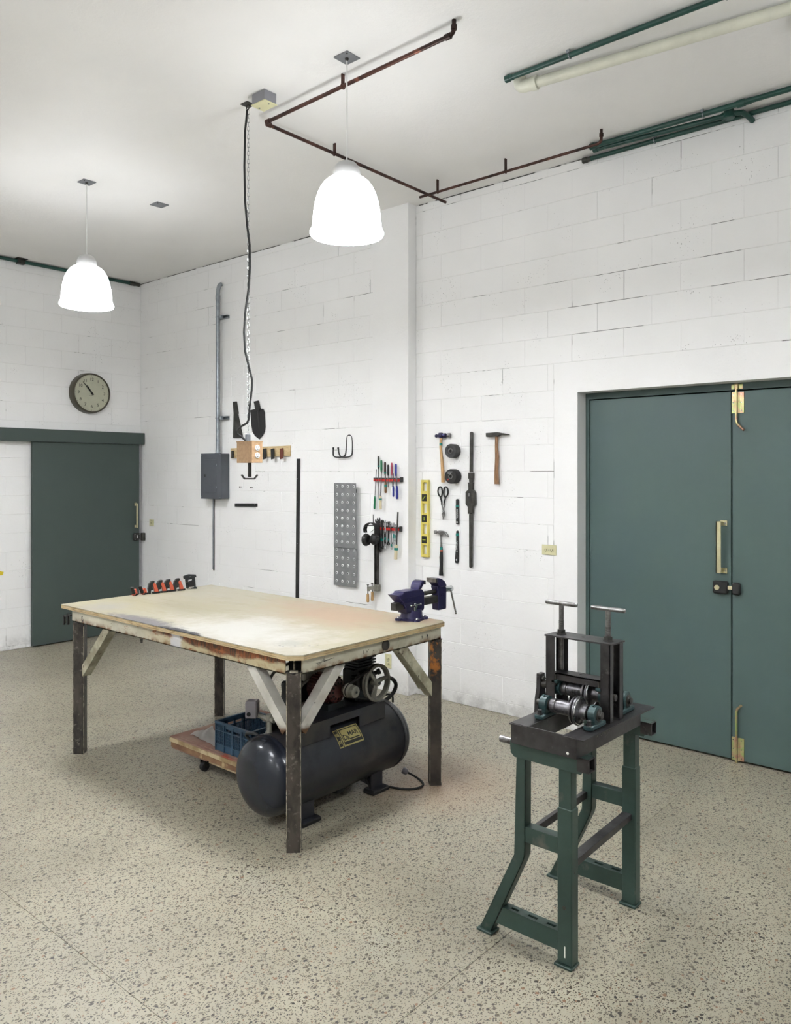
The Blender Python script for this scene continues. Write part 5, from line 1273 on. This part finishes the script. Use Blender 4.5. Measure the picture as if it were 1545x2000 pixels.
pu = MB().lathe((mx+.025, my-.155, mz+.008), (0, 1, 0), [(0, .0), (.0, .012), (.004, .014), (.004, .026), (.006, .030), (.012, .031), (.022, .034), (.028, .034), (.034, .026), (.040, .034), (.046, .036), (.052, .028), (.058, .038), (.064, .038), (.066, .02), (.095, .016)], 32).build('pulley', 'castgrey', t, 'grey stepped pulley', smooth=35)
MB().cyl((mx+.025, my-.158, mz+.008), (mx+.025, my-.150, mz+.008), .007, n=6).build('pulley_bolt', 'castiron', pu)
fx_, fy_, fz_ = 3.226, 2.93, .592; FR = .103
fw = MB().lathe((fx_, fy_-.014, fz_), (0, 1, 0), [(0, FR-.016), (.0, FR-.002), (.004, FR), (.010, FR-.003), (.014, FR-.010), (.018, FR-.003), (.025, FR), (.028, FR-.002), (.028, FR-.018), (0, FR-.016)], 56, cap=False)
fw.build('flywheel', 'castgrey', t, 'grey four-spoke flywheel', smooth=35); FWo = COL.objects[-1]
for k in range(3):
    a = math.radians(130)+k*2*PI/3
    u = Vector((math.cos(a), 0, math.sin(a))); c0 = Vector((fx_, fy_, fz_)); v = Vector((-u.z, 0, u.x))
    m = MB(); w0, w1 = (.012, .010) if k else (.010, .009)
    if k == 2: w0, w1 = .010, .009
    if abs(math.sin(a)+1) < .4: w0, w1 = .013, .022
    m.add([c0+u*.015+v*w0-Vector((0, .006, 0)), c0+u*.015-v*w0-Vector((0, .006, 0)), c0+u*(FR-.012)-v*w1-Vector((0, .006, 0)), c0+u*(FR-.012)+v*w1-Vector((0, .006, 0)),
           c0+u*.015+v*w0+Vector((0, .006, 0)), c0+u*.015-v*w0+Vector((0, .006, 0)), c0+u*(FR-.012)-v*w1+Vector((0, .006, 0)), c0+u*(FR-.012)+v*w1+Vector((0, .006, 0))],
          [(0, 1, 2, 3), (7, 6, 5, 4), (0, 4, 5, 1), (1, 5, 6, 2), (2, 6, 7, 3), (3, 7, 4, 0)])
    m.build('spoke', 'castgrey', FWo, bevel=.003)
MB().lathe((fx_, fy_-.022, fz_), (0, 1, 0), [(0, .008), (0, .014), (.006, .018), (.03, .022), (.05, .020)], 20).build('hub', 'castgrey', FWo)
MB().cyl((fx_, fy_-.024, fz_), (fx_, fy_+.13, fz_), .009, n=12).build('crankshaft', 'castiron', FWo)
# V belt: tangent to both wheels
P1 = Vector((mx+.025, fz_+.0, 0)); r1, r2 = .029, FR-.007
c1 = Vector((mx+.025, mz+.008)); c2 = Vector((fx_, fz_)); dd = (c2-c1); D = dd.length; base = math.atan2(dd.y, dd.x); off = math.acos((r1-r2)/D)
pts = []
for k in range(13): a = base+off+(2*PI-2*off)*k/12; pts.append((c1.x+r1*math.cos(a), fy_, c1.y+r1*math.sin(a)))
for k in range(21): a = base-off+(2*off)*k/20; pts.append((c2.x+r2*math.cos(a), fy_, c2.y+r2*math.sin(a)))
MB().tube(pts, .0065, 6, closed=True).build('belt', 'blackrub', t, smooth=60)
b = MB().box(3.155, 3.29, 3.00, 3.13, top_z, .655, c=.012); b.lathe((3.222, 2.995, fz_), (0, -1, 0), [(0, .062), (.014, .058), (.022, .03)], 24)
for k in range(6): b.box(3.150, 3.295, 2.995, 3.135, .665+k*.016, .672+k*.016)
b.box(3.165, 3.28, 3.01, 3.12, .65, .765, c=.004); b.box(3.150, 3.295, 2.995, 3.135, .755, .79, c=.006)
b.build('pump', 'castiron', t, 'black finned pump head')
b = MB()
for zz in (.51, .62): b.cyl((3.14, 2.998, zz), (3.14, 3.03, zz), .014, n=10)
b.lathe((3.29, 3.02, .61), (.6, -.5, .3), [(0, .012), (.03, .012), (.032, .017), (.05, .017)], 12); b.box(3.12, 3.16, 3.00, 3.06, .645, .665)
b.build('pump_fitting', 'castiron', t)
HP = [(3.30, 3.02, .56), (3.40, 3.03, .568), (3.455, 3.04, .556), (3.505, 3.05, .535), (3.535, 3.05, .498), (3.515, 3.05, .458), (3.45, 3.04, .435), (3.37, 3.03, .425), (3.31, 3.02, .42)]
MB().tube(smoothp(HP), .0115, 12).build('discharge_hose', 'blackrub', t, smooth=80)
MB().tube(smoothp([(3.42, 3.05, .46), (3.47, 3.05, .455), (3.502, 3.05, .44), (3.502, 3.05, .40)]), .006, 10).build('unloader_pipe', 'blackrub', t, smooth=80)
# second ring wheel and housings seen between leg and brace
gx, gz, gy = 2.945, .527, 3.16
MB().torus((gx-.01, gy, gz+.01), (0, 1, 0), .085, .009, 36, 8).build('fan_guard', 'castgrey', t)
MB().lathe((gx-.01, gy+.02, gz+.01), (0, 1, 0), [(0, .08), (.05, .078), (.06, .05)], 28).build('fan_housing', 'castiron', t)
MB().box(2.79, 2.99, 3.10, 3.13, .505, .527, c=.004).build('mount_strip', 'castgrey', t)
MB().lathe((2.795, 3.19, top_z), (0, 0, 1), [(0, .035), (.03, .038), (.06, .026), (.10, .020), (.135, .024), (.15, .020), (.155, .01)], 20).build('air_filter', 'castiron', t, smooth=50)
MB().box(2.905, 2.955, 3.16, 3.22, .62, .675, c=.006).build('terminal_box', 'castgrey', t)
MB().tube(smoothp([(2.66, 2.98, .80), (2.62, 3.03, .772), (2.60, 3.064, .739), (2.60, 3.085, .704), (2.60, 3.078, .67), (2.60, 3.05, .64), (2.61, 3.02, .56), (2.63, 3.02, .47)]), .0075, 10).build('pressure_hose', 'blackrub', t, smooth=80)
# pressure switch with its manifold
b = MB().box(2.515, 2.575, 3.125, 3.185, .515, .600, c=.006)
for i in range(len(b.v)): b.v[i] = Vector((b.v[i].x, b.v[i].y, b.v[i].z))
b.turn((2.545, 3.155, .56), 'Z', .6); ps = b.build('pressure_switch', 'switchgrey', t, 'grey pressure switch box')
c0 = Vector((2.545, 3.155, .56)); R_ = Matrix.Rotation(.6, 3, 'Z'); n_ = R_ @ Vector((-1, 0, 0)); s_ = R_ @ Vector((0, 1, 0))
MB().cyl(c0+n_*.030+s_*.010+Vector((0, 0, -.022)), c0+n_*.0325+s_*.010+Vector((0, 0, -.022)), .0105, n=16).build('cable_hole', 'black', ps)
MB().bar(c0+n_*.031-s_*.006+Vector((0, 0, .005)), c0+n_*.031-s_*.006+Vector((0, 0, .030)), .003, .003).build('switch_slot', 'ink', ps)
b = MB(); b.lathe((2.60, 3.09, .42), (0, 0, 1), [(0, .020), (.02, .020), (.03, .013), (.075, .013), (.08, .018), (.11, .018)], 12); b.cyl((2.60, 3.09, .50), (2.56, 3.15, .53), .012, n=10); b.cyl((2.60, 3.05, .505), (2.60, 3.13, .505), .013, n=10); b.lathe((2.60, 3.04, .53), (-.5, -.8, 0), [(0, .02), (.012, .02)], 16)
b.build('manifold', 'castgrey', t, 'small metal manifold under the pressure switch')
# supply cord with its plug lying on the floor
CP = [(3.26, 3.02, .02), (3.285, 2.93, .008), (3.30, 2.87, .006), (3.33, 2.80, .006), (3.38, 2.762, .006), (3.44, 2.765, .006), (3.475, 2.81, .006), (3.49, 2.865, .012), (3.482, 2.905, .024), (3.475, 2.925, .030)]
MB().tube(smoothp(CP), .006, 10).build('power_cord', 'blackrub', t, smooth=80)
MB().lathe((3.479, 2.915, .026), (-.25, .55, .25), [(0, .008), (.008, .016), (.022, .019), (.034, .017), (.036, .010)], 14).build('plug', 'switchgrey', t)

# ------------------------------------------------------------ cardboard box behind the motor
t = thing('cardboard_box', 'brown cardboard box standing behind the compressor motor', 'box', (3.10, 3.36, 0))
b = MB(); x0, x1, y0, y1, z1 = 3.045, 3.25, 3.27, 3.44, .70
MB().box(x0, x1, y0, y1, 0, z1, c=.002).build('body', 'card', t); MB().box(x0-.002, x1+.002, y0-.002, y0+.06, z1, z1+.003).build('flap', 'card', t)
MB().box(x0, x1, y0-.001, y0, .60, .66).build('tape', 'castgrey', t)

# ------------------------------------------------------------ dolly, crate, rag
t = thing('wood_dolly', 'low plywood dolly on casters behind the compressor', 'dolly', (3.1, 3.85, 0))
DX0, DX1, DY0_, DY1_ = 2.722, 3.42, 3.46, 4.15
for z0, z1, mt, e, nm in ((.152, .160, 'dollytop', .0, 'top_board'), (.128, .151, 'plyedge', -.004, 'plywood_board'), (.095, .127, 'dollyply', .003, 'frame_board'), (.082, .094, 'plyedge', .012, 'bottom_board')):
    q = [(DX0+e, DY1_-e), (DX0+e, DY0_), (DX1, DY0_), (DX1, DY1_-e)]
    if nm == 'bottom_board':
        MB().box(DX0+e, DX1, 3.80, DY1_-.0, z0, z1, c=.002).build(nm, 'dollytop', t); MB().box(DX0+.008, DX1, DY0_, 3.775, z0, z1, c=.002).build(nm, mt, t)
    else: slabz(MB(), q, z0, z1).build(nm, mt, t, bevel=.0015)
MB().box(DX0+.02, DX0+.30, 3.70, 4.13, .160, .1625).build('thin_sheet', 'dollytop', t)
for x, y in ((2.775, 3.88), (2.80, 3.52), (3.36, 3.55), (3.36, 4.05)):
    b = MB().box(x-.025, x+.025, y-.025, y+.025, .078, .084); b.bar((x, y-.019, .08), (x, y-.019, .028), .003, .03, (1, 0, 0)); b.bar((x, y+.019, .08), (x, y+.019, .028), .003, .03, (1, 0, 0))
    w_ = b.build('caster', 'gunmetal', t); MB().lathe((x, y-.015, .028), (0, 1, 0), [(0, .024), (.004, .028), (.026, .028), (.030, .024)], 20).build('caster_wheel', 'blackrub', w_)
# slatted plastic crate
CX0, CX1, CY0, CY1, CZ0, CZ1 = 2.755, 3.02, 3.43, 3.745, .1625, .328
t = thing('plastic_crate', 'blue slotted plastic crate standing on the dolly', 'crate', (2.89, 3.59, CZ0))
MB().box(CX0+.006, CX1-.006, CY0+.006, CY1-.006, CZ0, CZ0+.006).build('floor', 'crate', t)
def side(a0, a1, fn, nm):
    """slotted side wall: rim, rails, posts and thin bars; fn(a, d, z)"""
    b = MB(); th = .006
    def bx(u0, u1, z0, z1, d0=0, d1=th):
        p = fn(u0, d0, z0); q = fn(u1, d1, z1); b.box(p[0], q[0], p[1], q[1], p[2], q[2])
    Hc = CZ1-CZ0; L = a1-a0
    bx(a0, a1, CZ1-.012, CZ1, -.006, .008); bx(a0, a1, CZ1-.030, CZ1-.012)
    bx(a0, a1, CZ0, CZ0+.012); bx(a0, a1, CZ0+.034, CZ0+.040, -.004); bx(a0, a1, CZ1-.052, CZ1-.046, -.004); bx(a0, a1, CZ0+.012, CZ0+.034)
    n = 4
    for k in range(n+1):
        u = a0+L*k/n; bx(max(a0, u-.005), min(a1, u+.005), CZ0, CZ1, -.005)
    m = int(L/.0105)
    for k in range(m): u = a0+L*(k+.5)/m; bx(u-.0026, u+.0026, CZ0+.03, CZ1-.012 if not .3 < (k+.5)/m < .7 else CZ1-.05)
    for k in range(3): bx(a0, a1, CZ0+.055+k*.018, CZ0+.058+k*.018)
    return b.build('side', 'crate', t, smooth=0)
side(CY0, CY1, lambda a, d, z: (CX0+d, a, z), 0); side(CY0, CY1, lambda a, d, z: (CX1-d, a, z), 0)
side(CX0, CX1, lambda a, d, z: (a, CY0+d, z), 0); side(CX0, CX1, lambda a, d, z: (a, CY1-d, z), 0)
# crumpled rag
bm = bmesh.new(); n = 18; grid = [[None]*n for _ in range(n)]
for i in range(n):
    for j in range(n):
        u, v = i/(n-1), j/(n-1)
        x = 2.790+.17*u*(1-.45*v)-.015*v; y = 4.05-.29*v+.05*u*math.sin(v*3)
        h = .166+.013*max(0, 1-v*1.4)*abs(math.sin(u*5+v*7))+.005*abs(math.sin(u*8+v*15))+.002*random.random()
        if v > .85: h = .1645
        grid[i][j] = bm.verts.new((x, y, h))
for i in range(n-1):
    for j in range(n-1): bm.faces.new((grid[i][j], grid[i+1][j], grid[i+1][j+1], grid[i][j+1]))
bmesh.ops.solidify(bm, geom=bm.faces[:], thickness=.002)
tag(MB().bm(bm).build('rag', 'cloth', None, smooth=50, o=(2.86, 3.93, .163)), 'crumpled white rag lying on the dolly in front of the blue crate', 'rag')

# ============================================================ GREEN STAND
t = stand = thing('machine_stand', 'green steel machine stand with bent rear legs in the right foreground', 'machine stand', (2.78, 1.5, 0))
FY = 1.349
def channel(b, p, q, w_, dpt, th, face, open_):
    """U channel: web wide w_, legs dpt deep; face = outward normal of the web"""
    p = Vector(p); q = Vector(q); f = Vector(face); d = (q-p).normalized(); s = d.cross(f).normalized()
    b.bar(p-f*th/2, q-f*th/2, w_, th, f)
    for e in (-1, 1): b.bar(p+s*e*(w_/2-th/2)-f*dpt/2, q+s*e*(w_/2-th/2)-f*dpt/2, th, dpt, f)
    return b
for x, s in ((2.505, 1), (3.030, 1)):
    nm_near = x < 2.8
    # front upright: sleeve below, inner post above
    MB().box(x, x+.048, FY-.000, FY+.058, .010, .560, c=.003).build('front_leg', 'standgreen', t, smooth=30)
    MB().box(x+.003, x+.045, FY+.004, FY+.054, .555, .700, c=.002).build('inner_post', 'standgreen', t, smooth=30)
    fp = MB().box(x-.012, x+.050, FY-.004, FY+.066, 0, .010, c=.002).build('foot_plate', 'standgreen', t)
    # rear leg: upper straight part, bend, splayed lower part
    b = MB(); yr = 1.545
    pts = [(1.538, .700), (1.572, .700), (1.578, .62), (1.582, .335), (1.735, .008), (1.690, .008), (1.548, .318), (1.540, .345)]
    b.prism(pts, lambda a, c, d: (d, a, c), x, x+.004)
    b.prism([(1.572, .700), (1.576, .700), (1.586, .335), (1.740, .008), (1.735, .008), (1.582, .335)], lambda a, c, d: (d, a, c), x, x+.042)
    b.prism([(1.538, .700), (1.542, .700), (1.544, .345), (1.552, .318), (1.694, .008), (1.690, .008), (1.548, .318), (1.540, .345)], lambda a, c, d: (d, a, c), x, x+.042)
    b.build('rear_leg', 'standgreen', t, bevel=.001)
    MB().box(x-.012, x+.046, 1.680, 1.748, 0, .010, c=.002).build('foot_plate', 'standgreen', t)
    # top beam, middle and bottom cross pieces
    b = MB(); b.prism([(1.285, .757), (1.285, .735), (1.312, .698), (1.582, .698), (1.597, .712), (1.600, .735), (1.600, .757)], lambda a, c, d: (d, a, c), x-.006, x-.002)
    b.box(x-.006, x+.046, 1.285, 1.600, .753, .757); b.box(x+.042, x+.046, 1.325, 1.600, .698, .757)
    b.build('top_beam', 'standgreen', t, bevel=.001)
    b = MB(); b.box(x+.002, x+.006, FY+.05, 1.548, .392, .448); b.box(x+.002, x+.044, FY+.05, 1.548, .446, .450); b.box(x+.040, x+.044, FY+.05, 1.548, .392, .448)
    b.build('cross_piece', 'standgreen', t, bevel=.001)
    # bottom piece with three slots in its top face
    b = MB(); yb0, yb1 = FY+.05, 1.672
    b.prism([(yb0, .050), (yb0, .116), (1.638, .116), (1.668, .050)], lambda a, c, d: (d, a, c), x+.002, x+.006)
    b.box(x+.040, x+.044, yb0, 1.65, .050, .116)
    sl = [(1.425, 1.460), (1.500, 1.538), (1.580, 1.612)]; last = yb0
    for a, c_ in sl+[(1.638, 1.638)]:
        b.box(x+.002, x+.044, last, a, .114, .118); last = c_
    for a, c_ in sl: b.box(x+.002, x+.016, a, c_, .114, .118); b.box(x+.028, x+.044, a, c_, .114, .118)
    b.build('bottom_piece', 'standgreen', t, bevel=.0006)
    # square stub at the front end of the beam
    b = MB()
    b.box(x-.009, x+.036, 1.278, 1.325, .7545, .7565); b.box(x-.006, x+.032, 1.278, 1.325, .709, .713); b.box(x-.009, x-.0062, 1.278, 1.325, .709, .7575); b.box(x+.032, x+.036, 1.278, 1.325, .709, .7575)
    b.build('tube_stub', 'darksteel', t)
    c = MB(); c.cyl((x+.048, FY+.03, .505), (x+.058, FY+.03, .505), .009, n=10); c.cyl((x+.0, FY+.03, .21), (x-.0015, FY+.03, .21), .007, n=10) if nm_near else 0
    c.cyl((x+.02, FY+.0005, .335), (x+.02, FY-.001, .335), .004, n=8)
    c.build('bolt', 'gunmetal', t)
# flat bars tying the two frames
MB().bar((2.545, 1.385, .345), (3.05, 1.385, .362), .038, .026, (0, 0, 1)).build('tie_bar', 'darksteel', t, 'bare steel tie bar', bevel=.001)
MB().bar((2.540, 1.572, .385), (3.06, 1.572, .398), .018, .030, (0, 0, 1)).build('tie_bar', 'darksteel', t, 'bare steel tie bar', bevel=.001)
MB().cyl((2.528, 1.660, .742), (2.528, 1.575, .742), .0125, n=14).build('stub_rod', 'rawsteel', t)
MB().box(2.5035, 2.5045, FY+.025, FY+.030, .035, .075).build('paint_scratch', 'white', t)

# ============================================================ ROLL BENDER
t = thing('roll_bender', 'home-made steel roll bender with two T-handles, welded on the green stand', 'roll bender', (2.75, 1.43, .757))
RX0, RX1, ZF = 2.474, 3.010, .830
# base frame: end plates and two angle irons with wide top flanges
b = MB(); b.box(RX0-.001, RX0+.004, 1.318, 1.580, .7572, ZF+.002)
b.build('end_plate', 'darksteel', t, bevel=.0008)
MB().box(RX1-.03, RX1-.025, 1.320, 1.555, .757, ZF).build('end_plate', 'darksteel', t)
b = MB(); b.prism([(RX0-.004, 1.285), (RX1+.004, 1.262), (RX1+.006, 1.350), (RX0-.004, 1.369)], lambda a, c, d: (a, c, d), ZF-.005, ZF); b.prism([(RX0, 1.320), (RX0, 1.315), (RX1-.03, 1.305), (RX1-.03, 1.310)], lambda a, c, d: (a, c, d), .757, ZF)
b.build('front_angle', 'darksteel', t, bevel=.0008)
b = MB(); b.prism([(RX0-.006, 1.585), (RX1+.004, 1.575), (RX1+.004, 1.492), (RX0-.004, 1.510)], lambda a, c, d: (a, c, d), ZF-.005, ZF); b.box(RX0, RX1-.03, 1.512, 1.517, .757, ZF)
b.build('rear_angle', 'darksteel', t, bevel=.0008)
# chalk scrawl on the front angle
sc_ = [(2.62, .803), (2.635, .812), (2.655, .800), (2.67, .811), (2.685, .799), (2.70, .812), (2.72, .803), (2.735, .820), (2.74, .800), (2.76, .826)]
def fyf(x): return 1.315-(x-RX0)/(RX1-.03-RX0)*.010
MB().tube([(x, fyf(x)-.0003, z-.004) for x, z in sc_], .0009, 4).build('chalk_mark', 'castgrey', t, smooth=0)
MB().lathe((RX0, 1.348, .772), (-1, 0, 0), [(0, .006), (.002, .005)], 8).build('weld_spot', 'white', t)
# tall frame
UX0, UX1 = 2.700, 2.790
for (x, y, sx, sy) in ((UX0, 1.300, 1, 1), (UX1, 1.290, -1, 1), (UX0, 1.566, 1, -1), (UX1, 1.556, -1, -1)):
    b = MB(); b.box(x, x+sx*.004, y, y+sy*.038, ZF, 1.118); b.box(x, x+sx*.030, y, y+sy*.004, ZF, 1.118)
    b.build('upright', 'darksteel', t, bevel=.0006)
tp = slabz(MB(), [(UX0-.004, 1.292), (UX1+.004, 1.284), (UX1+.004, 1.560), (UX0-.004, 1.570)], 1.116, 1.122).build('top_plate', 'darksteel', t, bevel=.0008)
MB().lathe((2.745, 1.43, 1.1222), (0, 0, 1), [(0, .006), (.0003, .006)], 14).build('plate_hole', 'black', tp)
for y in (1.330, 1.525):
    s = MB().cyl((2.748, y, .985), (2.748, y, 1.235), .0095, n=14).build('adjusting_screw', 'rawsteel', t)
    b = MB()
    for k in range(9): b.torus((2.748, y, 1.140+k*.004), (0, 0, 1), .0092, .0012, 14, 5)
    b.build('thread', 'gunmetal', s)['kind'] = 'stuff'
    MB().lathe((2.748, y, 1.122), (0, 0, 1), [(0, .022), (.003, .022), (.003, .017), (.016, .017)], 6).build('nut', 'gunmetal', s)
    MB().lathe((2.748, y-.068, 1.240), (0, 1, 0), [(0, .006), (.003, .0085), (.133, .0085), (.136, .006)], 14).build('t_handle', 'rawsteel', s)
b = MB().box(2.712, 2.775, 1.336, 1.545, .972, .977); b.box(2.712, 2.717, 1.336, 1.545, .950, .977); b.box(2.770, 2.775, 1.336, 1.545, .950, .977)
mp_ = b.build('sliding_plate', 'darksteel', t, bevel=.0006)
MB().lathe((2.745, 1.44, .9772), (0, 0, 1), [(0, .006), (.0003, .006)], 14).build('plate_hole', 'black', mp_)
def roller(x, z, y0, y1, yf, nm):
    """drum with a double flange near its front end"""
    r = MB().lathe((x, y0, z), (0, -1, 0), [(0, .016), (.0, .024), (.010, .027), (.022, .027), (.024, .024), (.030, .024), (.032, .0265), (y0-yf-.016, .0265), (y0-yf-.014, .034), (y0-yf-.012, .048), (y0-yf-.005, .050), (y0-yf-.003, .044), (y0-yf, .040), (y0-yf+.002, .046), (y0-yf+.004, .0525), (y0-yf+.010, .0525), (y0-yf+.013, .044), (y0-yf+.018, .033), (y0-yf+.022, .028), (y0-y1, .027), (y0-y1, .016)], 40).build(nm, 'rollsteel', t, 'worn bare steel roller', smooth=30)
    MB().cyl((x, y0+.06, z), (x, y1-.055, z), .0125, n=16).build('shaft', 'gunmetal', r)
    MB().torus((x, yf-.012, z), (0, 1, 0), .047, .0035, 36, 6).build('flange_rim', 'chrome', r)
    return r
def pillow(x, y, z, flip, nm='pillow_block'):
    b = MB(); b.lathe((x, y+.016, z), (0, -1, 0), [(0, .026), (.003, .032), (.029, .032), (.032, .026)], 28); b.box(x-.026, x+.026, y-.014, y+.014, ZF+.001, z, c=.003)
    b.box(x-.056, x+.056, y-.018, y+.018, ZF+.0005, ZF+.018, c=.004)
    p = b.build(nm, 'bearing', t, 'blue-green pillow block bearing', smooth=40)
    MB().lathe((x, y-.016, z), (0, -1, 0), [(0, .022), (.002, .022), (.003, .016), (.008, .014)], 20).build('bearing_ring', 'gunmetal', p)
    MB().sphere((x-.012, y, z+.033), .0035).build('grease_nipple', 'bearing', p)
    for s in (-1, 1):
        q = MB().lathe((x+s*.044, y, ZF+.018), (0, 0, 1), [(0, .013), (.003, .013)], 18).build('washer', 'chrome', p)
        MB().lathe((x+s*.044, y, ZF+.021), (0, 0, 1), [(0, .0085), (.014, .0085), (.016, .006)], 6).build('bolt', 'blackpaint', p)
RXa, RXb, RXc = 2.625, 2.745, 2.868
roller(RXa, .878, 1.497, 1.347, 1.392, 'roller'); pillow(RXa, 1.522, .878, 0); pillow(RXa, 1.322, .878, 0)
roller(RXb, .915, 1.515, 1.352, 1.405, 'roller')
roller(RXc, .878, 1.497, 1.347, 1.392, 'roller'); pillow(RXc, 1.522, .878, 0); pillow(RXc, 1.322, .878, 0)
for y in (1.530, 1.345):
    b = MB().lathe((RXb, y+.014, .915), (0, -1, 0), [(0, .024), (.003, .030), (.025, .030), (.028, .024)], 24); b.box(RXb-.045, RXb+.045, y-.014, y+.014, .938, .952, c=.003); b.box(RXb-.024, RXb+.024, y-.012, y+.012, .915, .945, c=.003)
    hb = b.build('hung_bearing', 'bearing', t, smooth=40); MB().cyl((RXb-.036, y, .930), (RXb-.036, y, .972), .006, n=8).cyl((RXb+.036, y, .930), (RXb+.036, y, .972), .006, n=8).build('bolt', 'gunmetal', hb)
# crank arm on the rear shaft end
b = MB().prism([(2.728, .955), (2.762, .955), (2.764, .900), (2.772, .860), (2.776, .775), (2.706, .775), (2.714, .860), (2.726, .900)], lambda a, c, d: (a, d, c), 1.606, 1.624)
ca = b.build('crank_arm', 'darksteel', t, 'dark tapered crank arm', bevel=.001)
MB().cyl((RXb, 1.56, .915), (RXb, 1.612, .915), .015, n=14).build('crank_collar', 'gunmetal', ca)
for z in (.935, .862): MB().lathe((2.745, 1.606, z), (0, -1, 0), [(0, .011), (.008, .011)], 6).build('bolt', 'gunmetal', ca)

# small hardware joined in one mesh (screw heads, slots, minute marks) is too small to pick apart in the photograph
def islands(me):
    par = list(range(len(me.vertices)))
    def find(a):
        while par[a] != a: par[a] = par[par[a]]; a = par[a]
        return a
    for e in me.edges: par[find(e.vertices[0])] = find(e.vertices[1])
    return sum(1 for i in range(len(par)) if find(i) == i)
for o in list(bpy.data.objects):
    if o.type == 'MESH' and o.parent is not None and 'kind' not in o and len(o.data.vertices) < 9000 and o.name.split('.')[0] in (
            'screw', 'slot', 'minute_marks', 'rivet', 'bolt', 'screw_head', 'base_lug', 'rib', 'pump_fitting', 'prong_tip', 'pen_marks', 'clip_rivet', 'chain') and islands(o.data) > 1:
        o['kind'] = 'stuff'
